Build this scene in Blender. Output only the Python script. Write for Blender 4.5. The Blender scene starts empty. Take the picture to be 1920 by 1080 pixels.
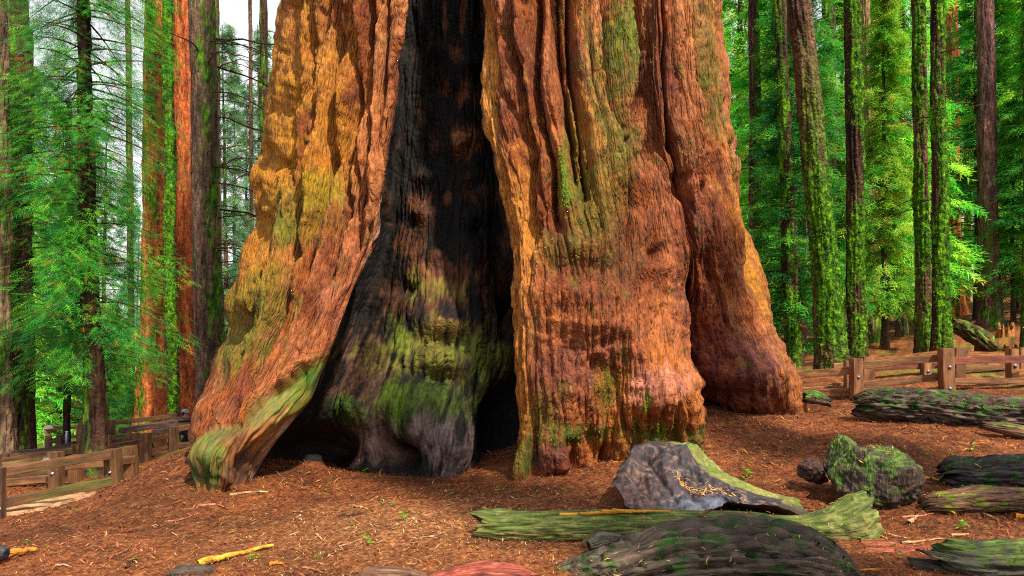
import bpy, math, random
import numpy as np
from math import radians, pi, sin, cos

# ------------------------------------------------------------------ camera, sky, sun, exposure
F = 1371.0      # focal length in pixels of the 1920 px wide photograph
HY = 640.0      # photograph row of the eye level
CZ = 1.75       # eye height
scene = bpy.context.scene
COLL = scene.collection

cam_data = bpy.data.cameras.new("camera")
cam = bpy.data.objects.new("camera", cam_data)
COLL.objects.link(cam)
cam.location = (0, 0, CZ)
cam.rotation_euler = (radians(90), 0, 0)
cam_data.sensor_width = 36.0
cam_data.lens = 36.0 * F / 1920.0
cam_data.shift_y = (HY - 540.0) / 1920.0
cam_data.clip_start = 0.1
cam_data.clip_end = 2000.0
scene.camera = cam

SUN_EL, SUN_AZ = radians(52), radians(146)     # azimuth measured from +Y (view direction), clockwise
world = bpy.data.worlds.new("World")
scene.world = world
world.use_nodes = True
wn, wl = world.node_tree.nodes, world.node_tree.links
bg = wn["Background"]
sky = wn.new("ShaderNodeTexSky")
sky.sky_type = 'NISHITA'
sky.sun_disc = False
sky.sun_elevation = SUN_EL
sky.sun_rotation = SUN_AZ
sky.air_density = 1.6
sky.dust_density = 1.0
sky.ozone_density = 1.0
hs = wn.new("ShaderNodeHueSaturation")
hs.inputs['Saturation'].default_value = 0.15
wl.new(sky.outputs[0], hs.inputs['Color'])
wl.new(hs.outputs[0], bg.inputs['Color'])
bg.inputs['Strength'].default_value = 0.13

sl = bpy.data.lights.new("sun", 'SUN')
sl.energy = 4.3
sl.angle = radians(2)
sl.color = (1.0, 0.90, 0.70)
so = bpy.data.objects.new("sun", sl)
COLL.objects.link(so)
sdir = (sin(SUN_AZ) * cos(SUN_EL), cos(SUN_AZ) * cos(SUN_EL), sin(SUN_EL))
from mathutils import Vector, Matrix
so.rotation_euler = Vector(sdir).to_track_quat('Z', 'Y').to_euler()
so.location = (0, 0, 60)

scene.view_settings.view_transform = 'Standard'
scene.view_settings.look = 'None'
scene.view_settings.gamma = 1.0
scene.view_settings.use_curve_mapping = False
scene.view_settings.exposure = 0.88
scene.render.engine = 'CYCLES'
scene.cycles.use_denoising = False
scene.cycles.filter_width = 1.1
scene.cycles.max_bounces = 6
scene.cycles.diffuse_bounces = 4
scene.cycles.transmission_bounces = 4

# ------------------------------------------------------------------ helpers
def at(px, py, d):
    px, py, d = np.asarray(px, float), np.asarray(py, float), np.asarray(d, float)
    return np.stack(np.broadcast_arrays((px - 960.0) / F * d, d, CZ - (py - HY) / F * d), -1)

def pxm(w, d):
    return w / F * d

def srgb(r, g, b):
    v = np.array([r, g, b], float) / 255.0
    return np.where(v <= 0.04045, v / 12.92, ((v + 0.055) / 1.055) ** 2.4)

def sstep(a, b, x):
    t = np.clip((x - a) / (b - a), 0, 1)
    return t * t * (3 - 2 * t)

def mixc(a, b, w):
    w = np.asarray(w)[..., None]
    return a * (1 - w) + b * w

def _hash(ix, iy, iz, seed):
    h = (ix.astype(np.int64) * 374761393 + iy.astype(np.int64) * 668265263 + iz.astype(np.int64) * 2147483647 + seed * 144269504) & 0xFFFFFFFF
    h = ((h ^ (h >> 13)) * 1274126177) & 0xFFFFFFFF
    h = ((h ^ (h >> 15)) * 2246822519) & 0xFFFFFFFF
    return h ^ (h >> 16)

_G = np.array([(1,1,0),(-1,1,0),(1,-1,0),(-1,-1,0),(1,0,1),(-1,0,1),(1,0,-1),(-1,0,-1),(0,1,1),(0,-1,1),(0,1,-1),(0,-1,-1),(1,1,0),(-1,1,0),(0,-1,1),(0,-1,-1)], float)

def noise(x, y, z=0.0, seed=0):
    """gradient noise, about -1..1"""
    x, y, z = np.broadcast_arrays(np.asarray(x, float), np.asarray(y, float), np.asarray(z, float))
    x0, y0, z0 = np.floor(x), np.floor(y), np.floor(z)
    fx, fy, fz = x - x0, y - y0, z - z0
    u, v, w = [t * t * t * (t * (t * 6 - 15) + 10) for t in (fx, fy, fz)]
    out = 0
    for dx in (0, 1):
        for dy in (0, 1):
            for dz in (0, 1):
                g = _G[_hash(x0 + dx, y0 + dy, z0 + dz, seed) & 15]
                d = g[..., 0] * (fx - dx) + g[..., 1] * (fy - dy) + g[..., 2] * (fz - dz)
                out = out + d * (u if dx else 1 - u) * (v if dy else 1 - v) * (w if dz else 1 - w)
    return out * 1.1

def fbm(x, y, z=0.0, oct=4, seed=0, gain=0.5):
    s, a, f = 0, 1.0, 1.0
    for i in range(oct):
        s = s + a * noise(np.asarray(x) * f, np.asarray(y) * f, np.asarray(z) * f, seed + i * 7)
        a *= gain
        f *= 2.03
    return s

def pchip(xk, yk, xq):
    """monotone cubic through knots xk (n,), values yk (..., n), at xq (m,)"""
    xk, yk, xq = np.asarray(xk, float), np.asarray(yk, float), np.asarray(xq, float)
    h = np.diff(xk)
    dl = np.diff(yk, axis=-1) / h
    m = np.zeros_like(yk)
    w1, w2 = 2 * h[1:] + h[:-1], h[1:] + 2 * h[:-1]
    a, b = dl[..., :-1], dl[..., 1:]
    ok = a * b > 0
    with np.errstate(divide='ignore', invalid='ignore'):
        hm = (w1 + w2) / (w1 / a + w2 / b)
    m[..., 1:-1] = np.where(ok, hm, 0)
    m[..., 0], m[..., -1] = dl[..., 0], dl[..., -1]
    xq = np.clip(xq, xk[0], xk[-1])
    i = np.clip(np.searchsorted(xk, xq, side='right') - 1, 0, len(xk) - 2)
    t = (xq - xk[i]) / h[i]
    t2, t3 = t * t, t * t * t
    return (yk[..., i] * (2 * t3 - 3 * t2 + 1) + m[..., i] * h[i] * (t3 - 2 * t2 + t)
            + yk[..., i + 1] * (-2 * t3 + 3 * t2) + m[..., i + 1] * h[i] * (t3 - t2))

# ---- objects
def tag(o, label=None, cat=None, group=None, kind=None):
    for k, v in (('label', label), ('category', cat), ('group', group), ('kind', kind)):
        if v:
            o[k] = v
    return o

def empty(name, loc=(0, 0, 0), rz=0.0):
    o = bpy.data.objects.new(name, None)
    o.empty_display_size = 0.2
    o.location = tuple(float(v) for v in loc)
    o.rotation_euler = (0, 0, rz)
    COLL.objects.link(o)
    return o

def mk(name, V, faces, mat, col=None, flow=None, parent=None, smooth=True, origin=None):
    """one mesh object from numpy arrays: V (n,3), faces (m,k) or a list of such arrays"""
    V = np.asarray(V, float).reshape(-1, 3)
    fl = [np.asarray(f, np.int64) for f in (faces if isinstance(faces, (list, tuple)) else [faces])]
    fl = [f for f in fl if f.size]
    pos = np.zeros(3)
    if origin is not None:
        pos = np.asarray(origin, float)
    elif parent is None:
        pos = np.array([(V[:, 0].min() + V[:, 0].max()) / 2, (V[:, 1].min() + V[:, 1].max()) / 2, V[:, 2].min()])
    elif parent is not None:
        pos = np.array(PLACED.get(parent.name, (0, 0, 0)), float)
    me = bpy.data.meshes.new(name)
    me.vertices.add(len(V))
    me.vertices.foreach_set('co', (V - pos).astype(np.float32).ravel())
    loops = np.concatenate([f.ravel() for f in fl])
    sizes = np.concatenate([np.full(len(f), f.shape[1]) for f in fl])
    me.loops.add(len(loops))
    me.loops.foreach_set('vertex_index', loops.astype(np.int32))
    me.polygons.add(len(sizes))
    starts = np.concatenate([[0], np.cumsum(sizes)[:-1]])
    me.polygons.foreach_set('loop_start', starts.astype(np.int32))
    me.polygons.foreach_set('loop_total', sizes.astype(np.int32))
    me.polygons.foreach_set('use_smooth', np.full(len(sizes), smooth))
    me.update(calc_edges=True)
    if col is not None:
        col = np.asarray(col, float)
        if col.ndim == 1:
            col = np.tile(col, (len(V), 1))
        a = me.color_attributes.new('Col', 'FLOAT_COLOR', 'POINT')
        a.data.foreach_set('color', np.concatenate([np.clip(col.reshape(-1, 3), 0, 1), np.ones((len(V), 1))], 1).astype(np.float32).ravel())
    if flow is not None:
        a = me.attributes.new('flow', 'FLOAT_VECTOR', 'POINT')
        a.data.foreach_set('vector', np.asarray(flow, np.float32).reshape(-1, 3).ravel())
    me.materials.append(mat)
    o = bpy.data.objects.new(name, me)
    if parent is None:
        o.location = tuple(pos)
        PLACED[o.name] = tuple(pos)
    else:
        o.parent = parent
        if pos is not None and origin is not None:
            pp = np.array(PLACED.get(parent.name, (0, 0, 0)))
            o.location = tuple(pos - pp)
        PLACED[o.name] = tuple(pos)
    COLL.objects.link(o)
    return o

PLACED = {}     # world position of each object's origin (no rotations on builders)

def root(name, loc, label, cat, group=None):
    o = empty(name, loc)
    PLACED[o.name] = tuple(float(v) for v in loc)
    return tag(o, label, cat, group)

def copy_tree(o, name=None):
    c = o.copy()
    COLL.objects.link(c)
    for ch in list(o.children):
        k = ch.copy()
        k.parent = c
        COLL.objects.link(k)
        for g in list(ch.children):
            q = g.copy()
            q.parent = k
            COLL.objects.link(q)
    return c

def grid_faces(nr, nc, wrap=False):
    r = np.arange(nr - 1)[:, None]
    c = np.arange(nc if wrap else nc - 1)[None, :]
    c2 = (c + 1) % nc
    return np.stack([r * nc + c, (r + 1) * nc + c, (r + 1) * nc + c2, r * nc + c2], -1).reshape(-1, 4)

def grid_normals(P, wrap=False):
    if wrap:
        du = np.roll(P, -1, 1) - np.roll(P, 1, 1)
    else:
        du = np.gradient(P, axis=1)
    dv = np.gradient(P, axis=0)
    n = np.cross(dv, du)
    return n / np.maximum(np.linalg.norm(n, axis=-1, keepdims=True), 1e-9)

# ---- materials
def _vec_attr(nt, name):
    a = nt.nodes.new('ShaderNodeAttribute')
    a.attribute_name = name
    return a

def mat_flow(name, rough=0.85, spec=0.25, grain=(55, 55, 7), bump=0.5, dist=0.02, var=0.55, scale2=4.0, w2=0.5):
    """surface coloured by the vertex colours with fine grain and bump that follows the 'flow' coordinates"""
    m = bpy.data.materials.new(name)
    m.use_nodes = True
    nt = m.node_tree
    b = nt.nodes['Principled BSDF']
    b.inputs['Roughness'].default_value = rough
    b.inputs['Specular IOR Level'].default_value = spec
    fa, ca = _vec_attr(nt, 'flow'), _vec_attr(nt, 'Col')
    mp = nt.nodes.new('ShaderNodeMapping')
    mp.inputs['Scale'].default_value = grain
    nt.links.new(fa.outputs['Vector'], mp.inputs['Vector'])
    n1 = nt.nodes.new('ShaderNodeTexNoise')
    n1.inputs['Scale'].default_value = 1.0
    n1.inputs['Detail'].default_value = 2.5
    n1.inputs['Roughness'].default_value = 0.55
    nt.links.new(mp.outputs[0], n1.inputs['Vector'])
    n2 = nt.nodes.new('ShaderNodeTexNoise')
    n2.inputs['Scale'].default_value = scale2
    n2.inputs['Detail'].default_value = 3.0
    n2.inputs['Roughness'].default_value = 0.55
    nt.links.new(fa.outputs['Vector'], n2.inputs['Vector'])
    mr = nt.nodes.new('ShaderNodeMapRange')
    mr.inputs['From Min'].default_value = 0.25
    mr.inputs['From Max'].default_value = 0.75
    mr.inputs['To Min'].default_value = 1 - var
    mr.inputs['To Max'].default_value = 1 + var
    nt.links.new(n1.outputs['Fac'], mr.inputs['Value'])
    mx = nt.nodes.new('ShaderNodeVectorMath')
    mx.operation = 'SCALE'
    nt.links.new(ca.outputs['Color'], mx.inputs[0])
    nt.links.new(mr.outputs[0], mx.inputs['Scale'])
    mr2 = nt.nodes.new('ShaderNodeMapRange')
    mr2.inputs['From Min'].default_value = 0.3
    mr2.inputs['From Max'].default_value = 0.7
    mr2.inputs['To Min'].default_value = 0.75
    mr2.inputs['To Max'].default_value = 1.25
    nt.links.new(n2.outputs['Fac'], mr2.inputs['Value'])
    mx2 = nt.nodes.new('ShaderNodeVectorMath')
    mx2.operation = 'SCALE'
    nt.links.new(mx.outputs[0], mx2.inputs[0])
    nt.links.new(mr2.outputs[0], mx2.inputs['Scale'])
    nt.links.new(mx2.outputs[0], b.inputs['Base Color'])
    ad = nt.nodes.new('ShaderNodeMath')
    ad.operation = 'MULTIPLY_ADD'
    ad.inputs[1].default_value = w2
    nt.links.new(n2.outputs['Fac'], ad.inputs[0])
    nt.links.new(n1.outputs['Fac'], ad.inputs[2])
    bp = nt.nodes.new('ShaderNodeBump')
    bp.inputs['Strength'].default_value = bump
    bp.inputs['Distance'].default_value = dist
    nt.links.new(ad.outputs[0], bp.inputs['Height'])
    nt.links.new(bp.outputs[0], b.inputs['Normal'])
    return m

def mat_leaf(name, trans=0.4, var=0.25, rough=0.6):
    m = bpy.data.materials.new(name)
    m.use_nodes = True
    nt = m.node_tree
    b = nt.nodes['Principled BSDF']
    b.inputs['Roughness'].default_value = rough
    b.inputs['Specular IOR Level'].default_value = 0.2
    ca = _vec_attr(nt, 'Col')
    oi = nt.nodes.new('ShaderNodeObjectInfo')
    mr = nt.nodes.new('ShaderNodeMapRange')
    mr.inputs['To Min'].default_value = 1 - var
    mr.inputs['To Max'].default_value = 1 + var
    nt.links.new(oi.outputs['Random'], mr.inputs['Value'])
    hs = nt.nodes.new('ShaderNodeHueSaturation')
    nt.links.new(ca.outputs['Color'], hs.inputs['Color'])
    nt.links.new(mr.outputs[0], hs.inputs['Value'])
    mh = nt.nodes.new('ShaderNodeMapRange')
    mh.inputs['To Min'].default_value = 0.485
    mh.inputs['To Max'].default_value = 0.52
    ml = nt.nodes.new('ShaderNodeMath')
    ml.operation = 'FRACT'
    mm = nt.nodes.new('ShaderNodeMath')
    mm.operation = 'MULTIPLY'
    mm.inputs[1].default_value = 7.3
    nt.links.new(oi.outputs['Random'], mm.inputs[0])
    nt.links.new(mm.outputs[0], ml.inputs[0])
    nt.links.new(ml.outputs[0], mh.inputs['Value'])
    nt.links.new(mh.outputs[0], hs.inputs['Hue'])
    nt.links.new(hs.outputs[0], b.inputs['Base Color'])
    if trans > 0:
        tr = nt.nodes.new('ShaderNodeBsdfTranslucent')
        nt.links.new(hs.outputs[0], tr.inputs['Color'])
        ms = nt.nodes.new('ShaderNodeMixShader')
        ms.inputs[0].default_value = trans
        nt.links.new(b.outputs[0], ms.inputs[1])
        nt.links.new(tr.outputs[0], ms.inputs[2])
        nt.links.new(ms.outputs[0], nt.nodes['Material Output'].inputs['Surface'])
    return m

M_BARK = mat_flow('giant_bark', 0.8, 0.3, (22, 22, 5.5), 1.0, 0.075, 0.6, 5.0, 0.6)
M_CHAR = mat_flow('charred_wood', 0.75, 0.2, (20, 20, 3), 0.8, 0.04, 0.6, 5.0)
M_ROOTWOOD = mat_flow('weathered_root_wood', 0.7, 0.35, (34, 34, 3), 0.7, 0.02, 0.4, 6.0)
M_TRUNK = mat_flow('conifer_bark', 0.9, 0.2, (16, 16, 3.5), 1.0, 0.10, 0.6, 7.0)
M_OLDLOG = mat_flow('split_grain_log', 0.8, 0.3, (34, 34, 1.6), 1.0, 0.06, 0.75, 8.0, 0.15)
M_MOSSTRUNK = mat_flow('mossy_bark', 0.9, 0.15, (15, 15, 13), 1.0, 0.08, 0.6, 5.0)
M_LOG = mat_flow('rotting_log', 0.8, 0.3, (42, 42, 4), 1.0, 0.035, 0.6, 10.0)
M_TIMBER = mat_flow('fence_timber', 0.75, 0.3, (45, 45, 3.5), 0.5, 0.012, 0.45, 5.0)
M_STONE = mat_flow('stump_surface', 0.75, 0.35, (26, 26, 7), 0.8, 0.025, 0.5, 4.0)
M_GROUND = mat_flow('needle_covered_ground', 0.9, 0.15, (24, 24, 24), 0.9, 0.03, 0.65, 3.0)
M_PATH = mat_flow('sandy_path', 0.9, 0.2, (40, 40, 40), 0.4, 0.01, 0.25, 3.0)
M_LITTER = mat_leaf('dry_needles', 0.0, 0.05, 0.75)
M_LEAF = mat_leaf('conifer_foliage', 0.42, 0.28)
M_MOSS = mat_leaf('moss', 0.25, 0.12, 0.8)
M_CLOTH = mat_flow('clothing', 0.9, 0.2, (60, 60, 60), 0.2, 0.005, 0.15, 8.0)
M_METAL = mat_flow('galvanised_bolt', 0.4, 0.5, (60, 60, 60), 0.1, 0.002, 0.1, 8.0)
M_METAL.node_tree.nodes['Principled BSDF'].inputs['Metallic'].default_value = 0.7

# ------------------------------------------------------------------ the giant tree: control lines (row, column, distance), left edge round the front to the right edge
TL = [
 ('back', [(-60,960,18.2),(400,960,18.3),(757,960,18.4)]),
 ('back_left', [(-60,640,17.0),(400,590,16.8),(600,560,16.5),(792,520,15.5)]),
 ('side_left', [(-60,545,13.3),(0,541,13.3),(200,517,13.1),(400,488,12.8),(500,463,12.5),(600,441,12.1),(700,409,11.6),(790,377,11.2),(838,372,10.9)]),
 ('root_tip', [(-60,567,11.8),(0,564,11.8),(200,538,11.6),(330,520,11.5),(400,502,11.35),(500,478,11.0),(600,458,10.75),(700,426,10.3),(790,394,9.85),(850,372,9.6),(890,367,9.45),(915,371,9.4)]),
 ('left_a', [(-60,632,11.2),(0,630,11.2),(200,600,11.05),(400,572,10.85),(600,535,10.4),(700,490,10.05),(800,432,9.5),(860,395,9.25),(926,393,9.25)]),
 ('left_b', [(-60,692,10.8),(0,690,10.8),(200,665,10.7),(400,640,10.45),(600,588,10.15),(700,540,9.9),(800,468,9.5),(870,430,9.3),(925,425,9.35)]),
 ('left_c', [(-60,738,10.7),(0,736,10.7),(150,727,10.6),(300,706,10.42),(400,690,10.3),(500,668,10.15),(600,628,9.98),(700,588,9.83),(800,515,9.65),(870,458,9.6),(915,450,9.6)]),
 ('lip_left', [(-60,758,11.0),(0,757,11.0),(100,752,10.95),(200,738,10.85),(300,725,10.7),(400,712,10.6),(450,703,10.5),(500,682,10.4),(550,656,10.3),(600,636,10.2),(650,622,10.1),(700,604,10.05),(750,585,10.0),(800,540,9.95),(850,500,9.9),(904,470,9.85)]),
 ('tuck_left', [(-60,745,12.0),(200,728,12.0),(400,700,11.9),(600,640,11.6),(700,600,11.3),(800,545,11.0),(890,505,10.9)]),
 ('scar_left', [(-60,770,12.6),(200,750,12.6),(400,735,12.5),(600,682,12.2),(700,650,11.9),(800,618,11.7),(876,600,11.7)]),
 ('scar_a', [(-60,800,12.5),(200,785,12.5),(400,770,12.2),(600,745,11.6),(700,715,11.1),(800,680,10.9),(884,668,11.0)]),
 ('scar_b', [(-60,840,12.3),(200,836,12.3),(400,830,12.0),(600,815,11.2),(700,805,10.8),(800,790,10.55),(897,795,10.4)]),
 ('scar_c', [(-60,875,12.4),(200,885,12.4),(400,890,12.1),(600,885,11.3),(700,875,10.9),(800,860,10.6),(890,835,10.45)]),
 ('scar_right', [(-60,900,12.7),(200,915,12.7),(400,940,12.5),(600,945,11.8),(700,935,11.3),(800,915,11.1),(868,895,11.0)]),
 ('tuck_right', [(-60,920,12.3),(200,935,12.3),(400,965,12.2),(600,985,12.0),(700,985,11.9),(800,985,11.7),(858,985,11.6)]),
 ('lip_right', [(-60,911,11.0),(0,912,10.95),(100,915,10.85),(200,920,10.7),(300,937,10.5),(400,950,10.35),(500,963,10.2),(600,971,10.1),(700,966,10.0),(800,967,9.95),(890,964,9.9)]),
 ('right_a', [(-60,925,10.6),(0,927,10.55),(200,945,10.35),(400,980,10.05),(600,992,9.85),(800,990,9.75),(893,985,9.75)]),
 ('right_b', [(-60,985,10.2),(0,987,10.2),(200,1005,10.0),(400,1035,9.8),(600,1045,9.65),(800,1040,9.65),(888,1040,9.7)]),
 ('right_c', [(-60,1060,10.1),(0,1062,10.1),(200,1080,9.9),(400,1105,9.75),(600,1125,9.65),(720,1125,9.7),(800,1120,9.75),(868,1118,9.95)]),
 ('right_d', [(-60,1135,10.25),(0,1137,10.25),(200,1155,10.15),(400,1180,10.0),(600,1195,9.75),(700,1200,9.6),(780,1205,9.7),(850,1200,10.0)]),
 ('foot', [(-60,1190,10.6),(0,1192,10.6),(200,1200,10.5),(400,1235,10.4),(560,1255,10.3),(680,1262,9.95),(740,1275,9.8),(780,1285,9.9),(836,1280,10.2)]),
 ('foot_edge', [(-60,1212,10.68),(200,1220,10.6),(400,1262,10.55),(560,1278,10.7),(640,1280,10.7),(700,1290,10.5),(750,1304,10.35),(790,1318,10.4),(822,1317,10.55)]),
 ('cleft', [(-60,1225,10.7),(200,1232,10.6),(400,1272,10.62),(520,1286,10.95),(572,1287,12.2),(650,1289,13.2),(770,1306,13.4)]),
 ('right_e', [(-60,1240,10.68),(200,1250,10.6),(400,1290,10.65),(520,1298,10.95),(600,1301,11.6),(660,1302,11.9),(700,1306,12.3),(745,1316,12.5)]),
 ('right_f', [(-60,1295,10.9),(0,1296,10.9),(200,1310,10.8),(400,1345,10.85),(500,1355,11.0),(600,1362,11.35),(690,1378,11.5),(772,1405,12.1)]),
 ('right_g', [(-60,1332,11.8),(0,1333,11.8),(200,1348,11.7),(400,1382,11.8),(500,1400,11.9),(600,1420,11.9),(690,1455,12.0),(778,1478,12.5)]),
 ('side_right', [(-60,1350,13.2),(0,1352,13.2),(100,1357,13.2),(200,1367,13.1),(300,1385,13.1),(400,1401,13.1),(500,1422,13.1),(600,1446,13.2),(650,1465,13.2),(700,1489,13.2),(740,1508,13.2),(771,1520,13.2)]),
 ('back_right', [(-60,1260,17.0),(400,1290,16.8),(600,1310,16.5),(745,1330,16.0)]),
 ('back', [(-60,960,18.2),(400,960,18.3),(757,960,18.4)]),
]
NL = len(TL)
YT = -60.0

# ------------------------------------------------------------------ ground heights
G_PX = [  # (column, row, distance) where the photograph shows the ground
 (0,1080,5.9),(400,1080,5.6),(960,1100,5.3),(1500,1085,5.5),(1920,1090,5.4),(200,1000,7.6),(600,1000,6.9),(800,960,7.8),(1000,1000,6.8),
 (100,975,9.0),(5,980,9.6),(5,965,10.2),(180,935,11.0),(215,932,11.4),(250,912,12.4),(300,880,12.8),(175,895,13.6),(60,905,12.3),(270,866,15.0),(325,850,16.0),(372,828,16.5),
 (1160,960,7.7),(1330,968,7.6),(1520,970,7.6),(1560,945,7.9),(1720,930,8.0),(1760,900,8.4),(1900,915,8.3),(1900,965,7.3),(1800,1010,6.5),
 (1150,880,9.6),(1400,850,10.0),(1500,820,10.9),(1560,765,13.0),(1605,743,13.5),(1700,742,13.2),(1775,736,13.0),(1900,730,13.4),(1650,805,10.6),(1760,822,10.3),(1910,842,9.9),
 (1500,705,17.5),(1560,690,16.6),(1605,676,18.6),(1640,648,25.0),(1735,664,18.2),(1765,655,17.6),(1850,615,27.0),(1790,594,34.0),(1900,580,38.0),(1560,632,34.0),(1490,690,19.0),(1830,680,19.0),(1910,672,18.0),
]
def line_rows(i):
    a = np.array(TL[i][1], float)
    return a
anch = [at(*p) for p in G_PX]
for nm, rows in TL:
    if nm not in ('tuck_left', 'tuck_right', 'cleft', 'back'):
        px, py, d = rows[-1][1], rows[-1][0], rows[-1][2]
        anch.append(at(px, py, d))
anch += [np.array(p, float) for p in [
 (0,17.5,.2),(0,25,.3),(0,40,.8),(-9.5,22,-2.1),(-10.2,23,-2.15),(-10.8,24,-2.2),(-13.3,21,-2.3),(-16,18,-1.9),(-20,26,-3.2),(-12,30,-3.0),(-25,42,-6),(-12,45,-4),(12,45,2.4),(25,45,4.4),(40,45,6.5),(30,25,4.0),
 (14,13,1.3),(20,8,1.6),(-14,10,-1.4),(-22,10,-2.2),(0,2,0.0),(-5,2,-.15),(5,2,0.05),(0,-10,-.2),(12,-10,.3),(-12,-10,-.8),(-30,-30,-2),(30,-30,1),(0,-60,0),
 (-60,90,-13),(0,90,1),(60,90,11),(-90,10,-8),(90,10,7)]]
anch = np.array(anch)
def _tps(r2):
    return np.where(r2 > 0, 0.5 * r2 * np.log(np.maximum(r2, 1e-12)), 0)
_n = len(anch)
_A = np.zeros((_n + 3, _n + 3))
_d2 = ((anch[:, None, :2] - anch[None, :, :2]) ** 2).sum(-1)
_A[:_n, :_n] = _tps(_d2) + np.eye(_n) * 0.15
_A[:_n, _n] = 1
_A[:_n, _n + 1:] = anch[:, :2]
_A[_n:, :_n] = _A[:_n, _n:].T
_W = np.linalg.solve(_A, np.concatenate([anch[:, 2], np.zeros(3)]))
def ground_smooth(x, y):
    x, y = np.broadcast_arrays(np.asarray(x, float), np.asarray(y, float))
    sh = x.shape
    X, Y = x.ravel(), y.ravel()
    out = np.zeros(X.size)
    for k in range(0, X.size, 40000):
        q = np.stack([X[k:k + 40000], Y[k:k + 40000]], -1)
        d2 = ((q[:, None, :] - anch[None, :, :2]) ** 2).sum(-1)
        out[k:k + 40000] = _tps(d2) @ _W[:_n] + _W[_n] + q @ _W[_n + 1:]
    r = np.hypot(X, Y)
    far = np.clip(X * 0.09 + 0.004 * Y, -34, 40)
    w = sstep(55, 110, r)
    return (out * (1 - w) + far * w).reshape(sh)
def ground(x, y):
    x, y = np.asarray(x, float), np.asarray(y, float)
    r = np.hypot(x, y)
    bump = 0.035 * fbm(x * 0.9, y * 0.9, 0, 3, 5) + 0.012 * fbm(x * 4, y * 4, 0, 2, 9)
    bump = bump + sstep(14, 26, r) * 0.14 * fbm(x * 0.35, y * 0.35, 0, 3, 11)
    return ground_smooth(x, y) + bump
def gpt(px, py, dmin=3.0, dmax=45.0):
    """point of the ground seen at a pixel"""
    ds = np.linspace(dmin, dmax, 900)
    P = at(px, py, ds)
    g = ground(P[:, 0], P[:, 1])
    hit = np.nonzero(P[:, 2] <= g)[0]
    k = hit[0] if len(hit) else len(ds) - 1
    return np.array([P[k, 0], P[k, 1], g[k]])
def gz(x, y):
    return float(ground(np.array([x]), np.array([y]))[0])

# ground sheet, polar grid, finest in view
ang = np.concatenate([np.linspace(-180, -48, 40)[:-1], np.linspace(-48, 48, 360), np.linspace(48, 180, 40)[1:-1]])
rad = np.concatenate([np.linspace(0.3, 4, 14)[:-1], np.geomspace(4, 20, 230), np.geomspace(20, 900, 90)[1:]])
RR, AA = np.meshgrid(rad, np.radians(ang), indexing='ij')
GX, GY = RR * np.sin(AA), RR * np.cos(AA)
GZ = ground(GX, GY)
near = 1 - sstep(12, 22, RR)
GZ = GZ + near * (0.014 * fbm(GX * 14, GY * 14, 0, 2, 21) + 0.008 * noise(GX * 40, GY * 40, 0, 23))
c_dirt, c_red, c_tan, c_dark = srgb(108, 62, 36), srgb(130, 74, 42), srgb(170, 116, 66), srgb(58, 36, 26)
n1, n2, n3 = fbm(GX * 1.1, GY * 1.1, 0, 4, 31), fbm(GX * 7, GY * 7, 0, 3, 33), fbm(GX * 26, GY * 26, 0, 2, 35)
gc = mixc(c_dirt, c_red, sstep(-.4, .5, n1 + n2 * .5))
gc = mixc(gc, c_tan, sstep(.1, .9, n2 * .7 + n3 * .6) * .8)
gc = mixc(gc, c_dark, sstep(.15, .8, -n2 * .6 - n3 * .8) * .8)
pale = np.exp(-((GX + 1.0) / 2.0) ** 2 - ((GY - 7.2) / 1.3) ** 2)  # patch of sunlight put into the ground colour, among pale chips
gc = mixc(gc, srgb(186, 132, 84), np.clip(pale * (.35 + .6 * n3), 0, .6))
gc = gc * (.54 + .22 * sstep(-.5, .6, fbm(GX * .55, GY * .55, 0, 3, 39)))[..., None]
gold = sstep(12.5, 15, GY) * sstep(5, 7, GX)
gc = mixc(gc, srgb(170, 108, 56), gold * np.clip(.15 + .7 * n2, 0, .6))
gmoss = sstep(.25, .6, fbm(GX * .5, GY * .5, 0, 3, 37)) * sstep(14, 18, RR)
gc = mixc(gc, srgb(88, 110, 34), gmoss * .5)
GV = np.stack([GX, GY, GZ], -1)
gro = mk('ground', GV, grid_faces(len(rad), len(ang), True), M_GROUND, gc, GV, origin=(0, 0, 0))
tag(gro, 'reddish forest floor covered in conifer needles, rising to the right', 'ground', kind='structure')

# sandy path behind the near fence
pu, pv = np.meshgrid(np.linspace(0, 1, 60), np.linspace(0, 1, 24))
pa = np.stack([gpt(*p) for p in [(-160, 1010), (8, 972), (60, 962), (130, 946), (178, 930)]])
pb = np.stack([gpt(*p) for p in [(-260, 930), (8, 928), (60, 922), (130, 916), (184, 918)]])
kk = np.linspace(0, 1, 5)
A_ = pchip(kk, pa.T, pu.ravel()).T.reshape(pu.shape + (3,))
B_ = pchip(kk, pb.T, pu.ravel()).T.reshape(pu.shape + (3,))
PP = A_ * (1 - pv[..., None]) + B_ * pv[..., None]
PP[..., 2] = ground(PP[..., 0], PP[..., 1]) + 0.03 - 0.09 * ((np.abs(pv - .5) * 2) ** 8)
pc = mixc(srgb(176, 138, 104), srgb(150, 108, 76), sstep(-.4, .6, fbm(PP[..., 0] * 5, PP[..., 1] * 5, 0, 4, 3)))
tag(mk('path', PP, grid_faces(24, 60), M_PATH, pc, PP), 'tan sandy path under the near left fence', 'path', kind='structure')

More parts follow.
